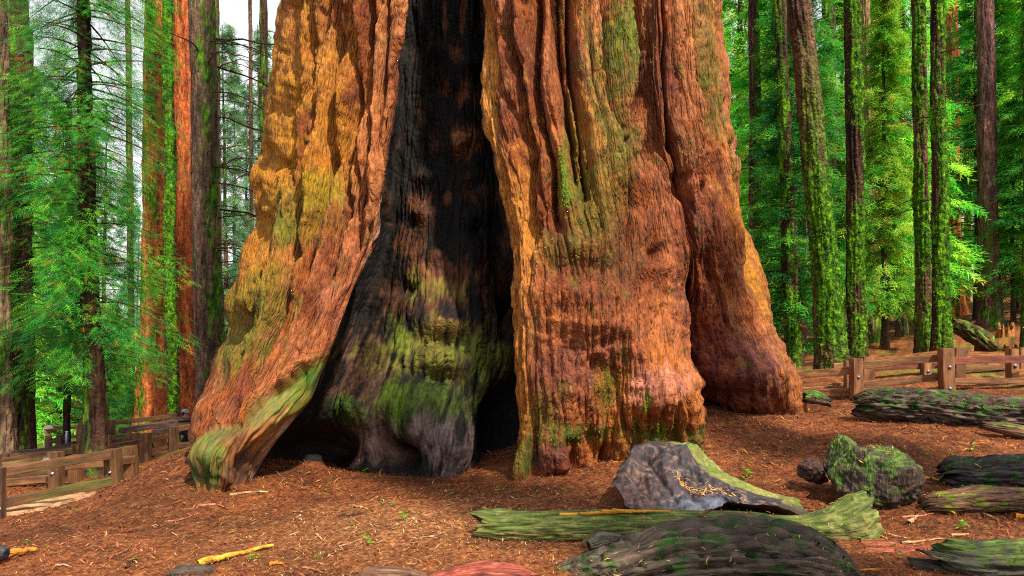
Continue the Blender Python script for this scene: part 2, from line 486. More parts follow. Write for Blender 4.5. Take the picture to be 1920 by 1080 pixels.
# ------------------------------------------------------------------ build the giant tree
NR = 480
t = np.linspace(0, 1, NR)
rows = np.zeros((3, NR, NL))
for i in range(NL):
    a = line_rows(i)
    py = YT + (a[-1, 0] - YT) * t
    rows[0, :, i] = py
    rows[1, :, i] = pchip(a[:, 0], a[:, 1], py)
    rows[2, :, i] = pchip(a[:, 0], a[:, 2], py)
W0 = at(rows[1], rows[0], rows[2])
seg = np.linalg.norm(np.diff(W0, axis=1), axis=-1).mean(0)
q = np.concatenate([[0], np.cumsum(np.maximum(seg, 0.12))])
ppx = np.abs(np.diff(rows[1], axis=1)).mean(0)
cnt = np.clip(ppx * 0.56, 10, 60).astype(int)
for i in range(NL - 1):
    if TL[i][0] in ('lip_left', 'scar_right', 'tuck_right', 'cleft', 'foot_edge', 'tuck_left'):
        cnt[i] = max(cnt[i], 26)
    if TL[i][0].startswith('back') or TL[i + 1][0].startswith('back'):
        cnt[i] = 26
qs = np.concatenate([np.linspace(q[i], q[i + 1], cnt[i], endpoint=False) for i in range(NL - 1)] + [[q[-1]]])
NC = len(qs)
gpy, gpx, gd = (pchip(q, rows[k], qs) for k in range(3))
P = at(gpx, gpy, gd)
LN = {}
for i, (nm, _) in enumerate(TL):
    LN.setdefault(nm, q[i])
Q = np.broadcast_to(qs, (NR, NC))
front = ((Q > LN['side_left'] - 0.4) & (Q < LN['side_right'] + 0.4)).astype(float)
Nn = grid_normals(P)
arc = np.concatenate([[0], np.cumsum(np.linalg.norm(np.diff(P[NR // 2], axis=0), axis=-1))])
S = np.broadcast_to(arc, (NR, NC))
Z = P[..., 2]

def blob(cx, cy, sx, sy, rot=0.0):
    c, s = cos(radians(rot)), sin(radians(rot))
    dx, dy = gpx - cx, gpy - cy
    return np.exp(-((dx * c + dy * s) / sx) ** 2 - ((-dx * s + dy * c) / sy) ** 2) * front

def poly_mask(pts, soft=10.0, wob=0.0, fx=gpx, fy=gpy):
    """signed soft mask of a polygon in photograph pixels"""
    X, Y = fx, fy
    if wob:
        X = fx + wob * fbm(fx / 40.0, fy / 55.0, 3.3, 3, 77)
        Y = fy + wob * fbm(fx / 40.0, fy / 55.0, 8.3, 3, 78)
    inside = np.zeros(X.shape, bool)
    dist = np.full(X.shape, 1e9)
    n = len(pts)
    for i in range(n):
        x1, y1 = pts[i]
        x2, y2 = pts[(i + 1) % n]
        cond = (y1 > Y) != (y2 > Y)
        with np.errstate(divide='ignore', invalid='ignore'):
            xi = (x2 - x1) * (Y - y1) / (y2 - y1 + 1e-12) + x1
        inside ^= cond & (X < xi)
        L2 = (x2 - x1) ** 2 + (y2 - y1) ** 2
        u = np.clip(((X - x1) * (x2 - x1) + (Y - y1) * (y2 - y1)) / L2, 0, 1)
        dist = np.minimum(dist, np.hypot(X - x1 - u * (x2 - x1), Y - y1 - u * (y2 - y1)))
    sd = np.where(inside, dist, -dist)
    return sstep(-soft, soft, sd)

scar = sstep(LN['lip_left'] + 0.02, LN['lip_left'] + 0.14, Q) * (1 - sstep(LN['lip_right'] - 0.14, LN['lip_right'] - 0.02, Q))
leftside = (Q < LN['lip_left'] + 0.5) * front
# exposed wood on the left root, below the bark flap
WOODPOLY = [(716,455),(702,515),(676,560),(640,690),(600,770),(520,860),(470,940),(340,940),(345,850),(410,800),(455,795),(500,745),(560,705),(612,668),(640,610),(668,545),(690,480)]
wood = poly_mask(WOODPOLY, 7.0, 5.0) * leftside * (1 - scar)
bark = (1 - scar) * (1 - wood)

# -- relief
wz = Z + 0.35 * fbm(S * .5, Z * .3, 1.0, 2, 41)
ws = S + 0.10 * fbm(S * .55, Z * .4, 0, 3, 42) + 0.035 * fbm(S * 2.0, Z * 1.2, 4, 2, 43)
g1 = np.abs(noise(ws * 1.75, wz * .16, 0.5, 44))
g2 = np.abs(noise(ws * 4.4 + 3, wz * .42, 1.5, 45))
g3 = np.abs(noise(ws * 11 + 7, wz * 1.0, 2.5, 46))
g4 = noise(ws * 27, wz * 2.2, 0.5, 47)
high = 1 - 0.85 * sstep(400, 560, gpy) * sstep(LN['right_a'], LN['right_b'], Q) - 0.35 * sstep(620, 740, gpy) * (Q < LN['lip_left'])
g5 = np.abs(noise(ws * 1.1 + 20, wz * .10, 3.5, 144))
E_ = lambda g, w: np.exp(-(g / w) ** 2)
g3b = np.abs(noise(ws * 12 + 7, wz * .55, 2.5, 246))
g6 = np.abs(noise(ws * 24 + 9, wz * .9, 6.5, 247))
fold = (np.minimum(g1 * 2.6, 1) ** 0.7 - 0.7) * 0.15 - 0.15 * E_(g1, .05) + (np.minimum(g2 * 2.4, 1) ** 0.7 - .65) * 0.07 - 0.085 * E_(g2, .075) - 0.17 * E_(g5, .04)
fold = fold - .030 * E_(g3b, .12) - .012 * E_(g6, .16)
FURROWS = [[(564,-60),(564,0),(557,45),(548,150),(538,217),(530,300)], [(586,-60),(586,0),(584,45),(570,150),(557,217),(548,330)], [(618,-60),(615,0),(607,45),(590,150),(584,217),(572,300),(562,390),(552,470)], [(634,-60),(632,0),(623,45),(622,150),(618,217),(610,300),(601,390),(585,500)],
 [(660,-60),(660,45),(663,100),(662,150),(656,217),(650,300),(645,390),(625,500)], [(692,-60),(694,100),(688,217),(680,330),(668,440)], [(728,-60),(724,60),(718,150),(708,270)], [(520,310),(505,400),(490,480),(478,560),(450,640)], [(560,480),(535,560),(505,640),(470,720)],
 [(952,-60),(955,60),(965,110),(975,180),(985,250),(990,330),(1003,430)], [(998,-60),(1000,80),(1008,180),(1020,240),(1035,300),(1042,400)], [(1040,-60),(1045,80),(1050,130),(1060,200),(1072,270),(1080,330)], [(1065,-60),(1070,120),(1085,210),(1092,300),(1100,360)],
 [(1140,-60),(1143,90),(1150,180),(1165,230),(1185,290)], [(1202,-60),(1203,80),(1204,150),(1195,210),(1185,260)], [(1298,-60),(1310,120),(1322,180),(1325,260),(1340,330)], [(1345,-60),(1350,40),(1358,130),(1365,200),(1380,300),(1395,380),(1405,470),(1415,540)]]
wobx = gpx + 5 * fbm(gpx / 50, gpy / 60, 2.2, 2, 171) + 2 * noise(gpx / 9, gpy / 16, 0, 172)
near_ = np.full(gpx.shape, 60.0)
for fu in FURROWS:
    fy_, fx_ = np.array([p[1] for p in fu], float), np.array([p[0] for p in fu], float)
    dx_ = np.abs(wobx - np.interp(gpy, fy_, fx_))
    out_ = np.maximum(0, np.maximum(fy_[0] - gpy, gpy - fy_[-1])) * .35
    near_ = np.minimum(near_, np.hypot(dx_, out_))
ridge = .32 * (np.clip(near_ / 18, 0, 1) ** .7 - .75) - .16 * np.exp(-(near_ / 3.5) ** 2)
ridge = np.where(near_ < 59, ridge, .06) * front
fold = (fold * .75 + ridge) * np.clip(high, .16, 1) + (1 - np.clip(high, 0, 1)) * (.035 * fbm(S * 3, Z * 3.4, 2, 3, 173) + .016 * fbm(S * 11, Z * 7, 2, 3, 174)) + (np.minimum(g3 * 2.2, 1) ** .7 - .6) * 0.034 - .02 * np.exp(-(g3 / .09) ** 2) + g4 * 0.012
flk = noise(ws * 13, Z * 1.1, 4.5, 145)
fold = fold + 0.032 * np.round(flk * 2.5) / 2.5 + .010 * noise(ws * 34, Z * 6, 1.5, 146)
lump = 0.065 * fbm(S * .8, Z * .5, 2.0, 3, 48) + 0.035 * fbm(S * 2.4, Z * 1.0, 5.0, 3, 49)
wrk = noise(S * .7 + 5, Z * 3.6 + .8 * fbm(S * .9, Z * .9, 0, 2, 50), 0, 51)       # horizontal wrinkles low on the right
wrinkle = np.abs(wrk) * -0.045 * sstep(480, 620, gpy) * (Q > LN['lip_right'])
D = bark * (fold + lump + wrinkle)
D += bark * leftside * 0.055
D += scar * (0.09 * fbm(S * 1.1, Z * .8, 7, 3, 52) + 0.022 * fbm(S * 3.5, Z * 2.0, 7, 3, 53) - 0.04 * E_(np.abs(noise(S * 5, Z * .5, 0, 54)), .08) - 0.010 * E_(np.abs(noise(S * 10, Z * 4.5, 3, 154)), .12) - .006 * E_(np.abs(noise(S * 6, Z * 8, 3, 155)), .1) + 0.005 * noise(S * 22, Z * 9, 0, 55))
flowS = S * 5 + .9 * fbm(S * 1.4, Z * 1.4, 0, 3, 56)
D += wood * (0.06 * fbm(S * 1.6, Z * 1.2, 9, 3, 57) - 0.045 * np.abs(noise(flowS, Z * .8, 0, 58)) + 0.012 * noise(flowS * 4, Z * 2, 0, 59))

def add(cx, cy, sx, sy, amp, rot=0.0, m=None):
    global D
    b = blob(cx, cy, sx, sy, rot) * amp
    D = D + (b if m is None else b * m)
R_ = (Q > LN['lip_right'] - .02).astype(float)
# scar: ledges, hollows, arch openings
add(832, 634, 42, 14, -0.26, 0, scar); add(832, 600, 50, 24, .16, 0, scar); add(826, 706, 42, 14, -0.26, 0, scar); add(826, 672, 50, 22, .12, 0, scar)
add(858, 645, 4, 130, -0.10, 3, scar); add(876, 720, 7, 60, -0.14, 0, scar); add(768, 685, 4, 34, -0.10, 0, scar)
add(955, 565, 13, 60, -0.7, 0, scar); add(940, 800, 26, 62, -0.8, 8, scar); add(756, 858, 26, 24, -0.7, 0, scar); add(590, 850, 70, 42, -0.5, -30, scar)
add(655, 770, 40, 60, .2, 20, scar); add(845, 840, 40, 60, .22, 0, scar); add(790, 770, 60, 60, .12, 0, scar); add(710, 820, 20, 50, -.18, 0, scar)
for k, (cx, cy) in enumerate([(870,260),(860,300),(800,330),(850,180),(790,400),(890,350),(820,480),(760,540),(880,120),(900,430),(830,90)]):
    add(cx, cy, 22, 16, (.12, -.14)[k % 2], 0, scar)
# right trunk: burls, holes, bulging feet
for a_ in [(1095,470,60,26,.12,-5),(1090,545,90,30,.13,5),(1110,600,70,24,.10,0),(1180,330,40,30,.12,20),(1215,300,18,36,-.24,10),(1190,205,12,34,-.12,8),(1255,275,12,12,-.14,0),(1268,335,22,10,-.12,0),
           (1262,360,12,16,-.14,0),(1160,270,40,40,.12,0),(1180,440,14,30,-.12,10),(1225,480,12,16,-.16,0),(1222,505,26,16,.12,0),(1290,300,26,60,.1,0),(1070,560,60,22,.10,6),(1150,640,40,14,-.06,-10),
           (1148,735,20,50,-.20,12),(1125,690,30,18,-.10,0),(1232,735,62,40,.26,0),(1090,610,110,60,.16,0),(1060,720,70,60,.14,0),(1200,660,26,50,.12,-15),(1065,770,40,60,.06,0),(1105,810,9,50,-.16,0),(1005,800,8,70,-.10,0),(1040,835,28,34,.10,0),
           (1000,860,10,30,-.12,0),(1072,862,9,26,-.14,0),(1030,300,24,90,.05,0),(1330,600,50,60,.13,-10),(1350,690,56,56,.24,0),(1400,725,60,20,-.10,10),(1430,690,30,60,.08,-25),(1300,470,26,40,.12,0),
           (1340,520,14,60,-.16,-10),(1380,560,10,80,-.14,-12),(1360,400,9,120,-.13,-8),(1322,420,8,110,-.12,-8),(1400,640,12,60,-.12,-20),(1330,752,40,9,-.16,20),(1128,860,12,20,-.12,0),(985,878,13,26,.14,0),(1042,872,26,28,.16,0),(1102,860,16,24,.12,0),(1172,850,22,24,.14,0),(1230,838,24,24,.15,0),(1288,826,22,22,.14,0),(1425,720,70,50,.20,0)]:
    add(*a_[:5], a_[5], R_)
for k, cx in enumerate([1158,1182,1204,1226,1250,1272,1294,1311]):                # the knuckled toes of the foot
    add(cx, 785, 8, 50, .06, (k - 4) * 2.2, R_); add(cx + 11, 790, 4.5, 40, -.07, (k - 4) * 2.2, R_)
# left root: grooves, burl
for a_ in [(548,290,9,30,-.25,0),(492,440,14,60,-.16,12),(500,330,16,22,.12,0),(545,480,10,60,-.14,8),(585,330,14,40,.12,10),(640,60,10,60,-.12,5),(660,90,10,40,-.12,0),(600,70,12,70,-.12,8),
           (450,620,26,40,-.18,35),(470,560,20,40,.1,25),(430,720,16,40,-.2,20),(520,620,12,70,-.16,25),(560,560,10,70,-.10,20),(406,770,24,24,.1,0),(466,640,20,20,.12,0),(440,775,12,30,-.24,20),
           (480,770,40,16,.12,-35),(560,700,60,12,.10,-38),(640,620,60,14,.10,-55),(620,560,40,60,.08,-60),(545,745,40,10,-.08,-40)]:
    add(*a_[:5], a_[5], leftside * bark)
for a_ in [(395,860,34,40,.14,0),(455,866,24,14,-.07,-30),(412,880,6,22,-.05,10),(425,898,10,14,.10,0),(560,735,30,46,-.08,-40),(480,810,40,10,.08,-35),(590,705,20,24,-.06,0),(510,790,9,9,.05,0),(445,820,30,9,.09,-40),(520,720,40,7,-.08,-40)]:
    add(*a_[:5], a_[5], leftside * wood)
# swirling ridges round the burl
rr = np.hypot((gpx - 412) / 40, (gpy - 862) / 52)
th = np.arctan2(gpy - 862, gpx - 412)
D += wood * (1 - sstep(.9, 1.5, rr)) * 0.010 * np.sin(rr * 13 + th * 1 + 2.0 * fbm(gpx / 30, gpy / 30, 0, 2, 60))
# letters people carved in the scar, worn and overgrown
def stroke(pts, w=1.6, dep=-0.06):
    global D
    for (x1, y1), (x2, y2) in zip(pts[:-1], pts[1:]):
        L2 = (x2 - x1) ** 2 + (y2 - y1) ** 2 + 1e-9
        u = np.clip(((gpx - x1) * (x2 - x1) + (gpy - y1) * (y2 - y1)) / L2, 0, 1)
        dd = np.hypot(gpx - x1 - u * (x2 - x1), gpy - y1 - u * (y2 - y1))
        D = D + dep * np.exp(-(dd / w) ** 2) * scar * front
CARVED = [[(794,636),(789,633),(785,637),(790,641),(794,644),(789,648),(785,645)], [(834,669),(834,703)], [(834,670),(846,670)], [(834,680),(844,680)], [(834,691),(846,691)], [(846,681),(846,703)],
          [(785,671),(797,671)], [(751,687),(764,687)], [(752,678),(752,694)], [(763,678),(763,694)], [(811,620),(811,628)], [(811,620),(822,620),(822,626),(811,627)], [(869,657),(882,657)], [(875,652),(875,664)],
          [(897,652),(909,650),(909,664)], [(903,644),(915,643)], [(914,646),(914,660)], [(921,641),(921,660),(929,660),(929,641)], [(898,645),(897,657)], [(818,675),(826,668)], [(788,690),(800,690)], [(809,683),(818,683),(818,676)]]
for s_ in CARVED:
    stroke(s_)
edge_fade = np.minimum(1, np.abs(Q - LN['back']) * 1.2) * np.minimum(1, np.abs(Q - q[-1]) * 1.2)
D *= np.clip(edge_fade, 0, 1)
lipf = sstep(0, .75, np.abs(Q - LN['lip_left']))
low_ = sstep(430, 520, gpy)
D = D * (1 - low_ * (1 - np.clip(.12 + lipf, 0, 1)))
D += wood * leftside * (-.028 * E_(np.abs(noise(flowS * 1.3, Z * .7, 5, 301)), .16) - .05 * E_(np.abs(noise(flowS * .45 + 3, Z * .5, 6, 302)), .09) + .008 * noise(flowS * 4, Z * 2, 1, 303))
P2 = P + Nn * D[..., None]

# -- colours of the bark, moss, char and wood themselves
def blend(c, colour, w):
    return mixc(c, colour, np.clip(w, 0, 1))
nl = fbm(S * .9, Z * .5, 0, 4, 61)
nm_ = fbm(ws * 4, wz * .8, 0, 4, 62)
nf = fbm(ws * 14, wz * 3, 0, 3, 63)
nfine = fbm(ws * 11, Z * 4.5, 7, 4, 163)
C = np.empty((NR, NC, 3)); C[:] = srgb(160, 82, 28)
C = blend(C, srgb(184, 104, 34), sstep(-.1, .6, nl + .3 * nm_))
C = blend(C, srgb(128, 58, 24), sstep(.0, .7, -nl + .4 * nm_))
C = blend(C, srgb(160, 92, 66), sstep(.25, .85, fbm(S * 1.1 + 9, Z * .6, 3, 4, 64) + .3 * nf) * .5)
C = blend(C, srgb(112, 52, 28), sstep(.25, .9, -nm_ - .3 * nf) * .7)
C = blend(C, srgb(210, 142, 86), sstep(.2, .9, nf + .6 * nm_) * .6)
C = blend(C, srgb(206, 136, 92), sstep(.35, .75, np.minimum(g1 * 2.6, 1) * .6 + np.minimum(g2 * 2.4, 1) * .4 + .4 * nl - .2) * .35)
def paint(colour, cx, cy, sx, sy, rot=0.0, k=1.0, m=None, ns=.55, nn=None):
    global C
    w = sstep(.2, .85, blob(cx, cy, sx, sy, rot) + ns * ((nm_ if nn is None else nn) * .8 + nf * .55) * blob(cx, cy, sx * 1.8, sy * 1.8, rot)) * min(k * 1.25, 1)
    w = w * np.clip(.9 + .7 * nfine, 0.1, 1)
    C = blend(C, colour, w if m is None else w * m)
L_, RM = leftside * bark, R_ * bark
gold, moss, bright, pink, dred, purp = srgb(200, 132, 20), srgb(100, 100, 16), srgb(108, 136, 18), srgb(176, 100, 56), srgb(104, 44, 22), srgb(104, 52, 50)
for a_ in [(gold,520,250,34,260,6,.8,L_),(gold,470,560,50,150,15,.95,L_),(gold,500,480,60,120,10,.7,L_),(moss,545,410,50,70,10,.75,L_),(bright,600,360,34,46,10,.8,L_),(moss,590,420,60,60,10,.5,L_),(moss,460,600,40,110,22,.6,L_),(gold,1110,300,60,180,-4,.35,RM),(moss,1150,480,70,90,0,.4,RM),(moss,1080,420,26,120,0,.5,RM),(bright,520,440,30,50,15,.45,L_),(moss,470,640,40,80,25,.7,L_),
           (bright,560,600,10,50,30,.6,L_),(bright,585,380,12,30,0,.5,L_),(gold,560,150,26,200,5,.5,L_),(gold,610,230,60,260,8,.5,L_),(moss,510,560,40,90,16,.5,L_),(srgb(200,122,66),690,300,34,260,6,.5,L_),(srgb(186,108,66),650,480,50,110,15,.5,L_),(pink,540,690,110,44,-42,.95,L_),(srgb(180,104,70),640,590,44,60,-50,.6,L_),(dred,440,740,26,50,20,.6,L_),
           (srgb(226,150,60),930,250,16,330,-6,.75,RM),(srgb(220,140,50),985,560,26,330,0,.65,RM),(srgb(206,130,44),975,400,30,160,0,.6,RM),(srgb(186,108,60),1040,200,30,220,-6,.4,RM),
           (moss,1170,90,34,150,0,.85,RM),(bright,1180,30,24,90,0,.35,RM),(moss,1110,150,24,130,-8,.6,RM),(moss,1150,260,60,70,0,.65,RM),(moss,1120,380,70,90,0,.6,RM),(bright,1058,310,10,60,0,.7,RM),(bright,1060,370,16,30,0,.6,RM),(moss,1070,230,20,120,0,.45,RM),
           (moss,1330,110,22,160,-5,.6,RM),(moss,1375,300,16,150,-12,.65,RM),(bright,1318,150,9,26,0,.6,RM),(moss,1275,290,30,40,0,.4,RM),(moss,1040,470,30,50,0,.4,RM),(gold,1400,450,18,180,-14,.75,RM),(gold,1345,60,14,120,-4,.5,RM),
           (srgb(136,62,34),1280,420,70,200,-8,.65,RM),(dred,1290,560,30,120,-6,.55,RM),(dred,1240,180,40,160,-5,.5,RM),(purp,1380,690,100,90,0,.75,RM),(srgb(132,60,50),1330,600,60,70,0,.6,RM),(purp,1300,410,40,50,0,.45,RM),
           (pink,1090,640,120,80,0,.8,RM),(pink,1190,600,80,70,0,.6,RM),(purp,1060,700,70,60,0,.6,RM),(purp,1150,660,70,50,0,.35,RM),(srgb(120,58,28),1180,480,80,120,0,.6,RM),(srgb(110,50,24),1340,480,50,120,-10,.6,RM),(srgb(116,56,28),1080,540,60,50,0,.5,RM),(srgb(196,120,96),1230,720,60,40,0,.8,RM),(pink,1060,760,60,50,0,.5,RM),(purp,1030,855,50,40,0,.7,RM),
           (moss,1020,790,26,60,0,.5,RM),(srgb(64,82,18),1075,812,60,26,0,.75,RM),(srgb(60,84,16),1240,810,90,26,0,.75,RM),(bright,1240,805,8,24,0,.5,RM),(bright,1207,755,6,26,0,.6,RM),(bright,1165,800,6,30,0,.4,RM),(moss,1135,730,26,50,10,.6,RM),(srgb(58,56,22),1230,835,90,16,0,.7,RM),(srgb(84,100,20),980,860,20,40,0,.6,RM),(srgb(66,40,34),1420,765,80,16,8,.6,RM)]:
    paint(*a_)
# tiny scattered moss flecks in the bark
C = blend(C, moss, bark * front * sstep(.42, .8, fbm(S * 3.2, Z * 2.2, 6, 4, 65) + .25 * nf) * .45)
# exposed root wood
Cw = np.empty_like(C); Cw[:] = srgb(158, 98, 48)
ng = fbm(flowS * 1.1, Z * 1.0, 0, 4, 66)
Cw = blend(Cw, srgb(186, 128, 76), sstep(-.1, .6, ng)); Cw = blend(Cw, srgb(92, 60, 36), sstep(.2, .8, -ng) * .8)
C0, C = C, Cw
for a_ in [(srgb(150,116,100),700,470,16,90,8,.9),(srgb(160,138,120),712,400,10,90,6,.9),(srgb(110,122,32),560,730,90,46,-45,.85),(srgb(84,132,22),595,700,50,26,-50,.85),(srgb(48,94,18),590,720,22,30,-30,.8),(srgb(120,124,56),490,770,60,24,-38,.75),
           (srgb(98,114,38),395,850,40,46,0,.9),(srgb(54,86,26),390,890,30,36,0,.8),(srgb(84,56,40),470,880,60,34,-25,.95),(srgb(74,118,30),640,655,30,30,-50,.5),(srgb(60,44,40),425,885,10,22,10,.7),(srgb(92,98,40),440,810,40,18,-35,.7),(srgb(54,40,34),520,725,40,7,-40,.6)]:
    paint(*a_, None, .6, ng)
Cw = C
# charred scar
Cs = np.empty_like(C); Cs[:] = srgb(34, 27, 26)
nsn = fbm(S * 2.4, Z * 1.3, 11, 5, 67)
nsv = fbm(S * 5.5, Z * 1.5, 13, 5, 167)
Cs = blend(Cs, srgb(18, 16, 18), sstep(-.1, .5, nsn)); Cs = blend(Cs, srgb(92, 58, 44), sstep(.2, .8, -nsn))
C = Cs
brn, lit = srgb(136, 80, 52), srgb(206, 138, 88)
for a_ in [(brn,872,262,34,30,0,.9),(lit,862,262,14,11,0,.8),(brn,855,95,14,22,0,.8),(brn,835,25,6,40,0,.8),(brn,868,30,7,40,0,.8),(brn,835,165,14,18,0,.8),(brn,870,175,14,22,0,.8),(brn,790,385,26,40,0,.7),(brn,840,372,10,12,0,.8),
           (brn,770,470,26,50,0,.7),(brn,830,520,70,44,0,.7),(srgb(110,64,44),920,530,40,60,0,.6),(lit,800,520,20,30,0,.5),(srgb(112,66,50),800,560,90,40,0,.6),(srgb(116,80,66),690,700,76,90,0,.7),(srgb(110,70,60),930,650,50,70,0,.7),
           (srgb(150,132,52),820,540,60,22,0,.75),(srgb(124,138,44),775,540,16,34,0,.7),(srgb(138,130,54),825,665,125,62,0,1),(srgb(122,132,44),900,665,56,54,0,.85),(srgb(98,120,38),795,745,100,58,0,.95),(srgb(110,140,30),750,770,26,50,0,.8),(srgb(130,144,44),745,640,26,40,0,.8),
           (srgb(96,130,50),655,770,40,30,0,.8),(srgb(50,104,58),652,792,16,20,0,.7),(srgb(110,130,40),870,760,50,26,0,.6),(srgb(176,142,70),835,612,40,12,0,.7),(srgb(124,102,102),850,850,66,60,0,.85),(srgb(134,112,110),800,810,40,44,0,.7),(srgb(112,88,80),700,830,66,48,0,.8),(srgb(120,108,52),930,740,26,16,0,.6),
           (srgb(52,38,36),858,700,4,90,3,.7),(srgb(56,36,32),878,715,9,60,0,.75),(srgb(60,40,34),767,685,5,36,0,.7)]:
    paint(*a_, None, .7 if a_[0][1] > a_[0][0] * .95 else .95, nsv)
Cs = C
C = C0 * bark[..., None] + Cw * wood[..., None] * (1 - scar[..., None]) + Cs * scar[..., None]
C = C / np.maximum((bark + wood * (1 - scar) + scar)[..., None], 1e-6)
# thin grey-brown rim of dead wood along the left lip
rim = np.exp(-((Q - LN['lip_left'] + .0) / .07) ** 2) * sstep(330, 420, gpy)
C = blend(C, srgb(168, 140, 118), rim * .8)

C = C * (.64 * (1 - scar) + .42 * scar)[..., None]
# -- rows above the picture and below the soil
cx, cy = 0.0, 14.3
up = []
for k in range(14, 0, -1):
    s_ = 1 - 0.016 * k
    r_ = P2[0].copy()
    r_[:, 0] = cx + (r_[:, 0] - cx) * s_ ; r_[:, 1] = cy + (r_[:, 1] - cy) * s_
    r_[:, 2] += 1.4 * k
    r_ += Nn[0] * (0.12 * noise(arc * 1.75, np.full(NC, r_[0, 2] * .16), .5, 44))[:, None]
    up.append(r_)
dn = []
for k in (1, 2):
    r_ = P2[-1].copy()
    r_[:, 2] -= 0.22 * k
    dn.append(r_)
ALL = np.concatenate([np.array(up), P2, np.array(dn)], 0)
ALLC = np.concatenate([np.repeat(C[:1], 14, 0), C, np.repeat(C[-1:], 2, 0)], 0)
ALLS = np.concatenate([np.repeat(scar[:1], 14, 0), scar, np.repeat(scar[-1:], 2, 0)], 0)
ALLW = np.concatenate([np.repeat(wood[:1], 14, 0), wood, np.repeat(wood[-1:], 2, 0)], 0)
NA = len(ALL)
FLOW = np.stack([np.broadcast_to(arc, (NA, NC)), np.zeros((NA, NC)), ALL[..., 2]], -1)
FLOW[14:14 + NR, :, 1] = D * 2
gf = grid_faces(NA, NC)[:, ::-1]
fs, fw = ALLS.ravel()[gf].mean(1), (ALLW * (1 - ALLS)).ravel()[gf].mean(1)
kind = np.where(fs > .5, 1, np.where(fw > .5, 2, 0))
_g2 = kind.reshape(NA - 1, NC - 1)
_m = _g2 == 2
_dd = (gpx - 560) ** 2 + (gpy - 740) ** 2 + (1 - wood) * 1e6
_k = np.unravel_index(np.argmin(_dd), _dd.shape)
_cur = np.zeros_like(_m); _cur[_k[0] + 14 - 2:_k[0] + 14 + 2, _k[1] - 2:_k[1] + 2] = True; _cur &= _m
for _ in range(900):
    _nx = _cur.copy()
    _nx[1:] |= _cur[:-1]; _nx[:-1] |= _cur[1:]; _nx[:, 1:] |= _cur[:, :-1]; _nx[:, :-1] |= _cur[:, 1:]
    _nx &= _m
    if (_nx == _cur).all():
        break
    _cur = _nx
_g2[_m & ~_cur] = 0
kind = _g2.ravel()
giant = root('giant_sequoia', (0, 14.3, gz(0, 10)), 'massive ancient sequoia with orange furrowed bark and a tall fire blackened hollow', 'tree')
def submesh(name, k, mat):
    f = gf[kind == k]
    used, inv = np.unique(f, return_inverse=True)
    return mk(name, ALL.reshape(-1, 3)[used], inv.reshape(f.shape), mat, ALLC.reshape(-1, 3)[used], FLOW.reshape(-1, 3)[used], giant)
tag(submesh('trunk', 0, M_BARK), 'orange brown furrowed bark streaked with moss')
tag(submesh('fire_scar', 1, M_CHAR), 'charred hollow of bare wood with a green lower wall')
tag(submesh('exposed_root', 2, M_ROOTWOOD), 'bare twisted root wood with a mossy green burl')
# bright lichen and moss tufts on the bark
rng = np.random.default_rng(7)
tv, tc = [], []
inb = (bark * front > .6)
for (cx_, cy_, sx_, sy_, n_) in [(1058,320,14,60,150),(1062,370,22,26,90),(1080,30,30,40,60),(1120,100,60,80,60),(1170,60,36,90,140),(1190,150,30,60,60),(1318,150,12,24,40),(1110,400,60,120,90),(1050,15,14,12,30),(1275,290,20,40,30),(600,350,26,30,120),(530,430,40,60,120),
                               (560,600,30,80,70),(620,460,14,40,30),(1240,800,70,26,160),(1207,755,8,24,40),(1060,810,60,24,110),(1140,720,30,50,50),(1370,320,18,100,60),(470,600,40,80,80),(983,850,14,26,30)]:
    for _ in range(int(n_ * .8)):
        x_, y_ = rng.normal(cx_, sx_ * .6), rng.normal(cy_, sy_ * .6)
        dd = (gpx - x_) ** 2 + (gpy - y_) ** 2 + (1 - inb) * 1e6
        k = np.unravel_index(np.argmin(dd), dd.shape)
        p, nn = P2[k], Nn[k]
        for j in range(4):
            d1 = rng.normal(0, 1, 3); d1 -= nn * (d1 @ nn); d1 /= np.linalg.norm(d1)
            d2 = np.cross(nn, d1); s_ = rng.uniform(.007, .019)
            tip = p + nn * s_ * rng.uniform(.3, 1.0) + d1 * s_ * rng.uniform(.6, 1.6) + np.array([0, 0, -s_ * .5])
            tv += [p + d2 * s_ * .5 + nn * .004, p - d2 * s_ * .5 + nn * .004, tip]
            tc += [mixc(srgb(74, 100, 14), srgb(122, 156, 26), rng.random())] * 3
tg = mk('moss_tufts', np.array(tv), np.arange(len(tv)).reshape(-1, 3), M_MOSS, np.array(tc), None, giant, smooth=False)
tg['kind'] = 'stuff'

# ------------------------------------------------------------------ trees round about
def frame_along(path):
    T = np.gradient(path, axis=0)
    T /= np.maximum(np.linalg.norm(T, axis=1, keepdims=True), 1e-9)
    ref = np.array([1.0, 0, 0]) if abs(T[len(T) // 2][0]) < .8 else np.array([0, 0, 1.0])
    B = np.cross(T, ref)
    B /= np.maximum(np.linalg.norm(B, axis=1, keepdims=True), 1e-9)
    A = np.cross(B, T)
    return T, A, B

def tubes(paths, radii, seg=4):
    """many thin tapering tubes: list of (n,3) paths and (n,) radii -> V, F"""
    V, Fc, off = [], [], 0
    an = np.arange(seg) * 2 * pi / seg
    for p, r in zip(paths, radii):
        T, A, B = frame_along(p)
        ring = p[:, None, :] + r[:, None, None] * (A[:, None, :] * np.cos(an)[None, :, None] + B[:, None, :] * np.sin(an)[None, :, None])
        V.append(ring.reshape(-1, 3))
        Fc.append(grid_faces(len(p), seg, True) + off)
        off += len(p) * seg
    return np.concatenate(V), np.concatenate(Fc)

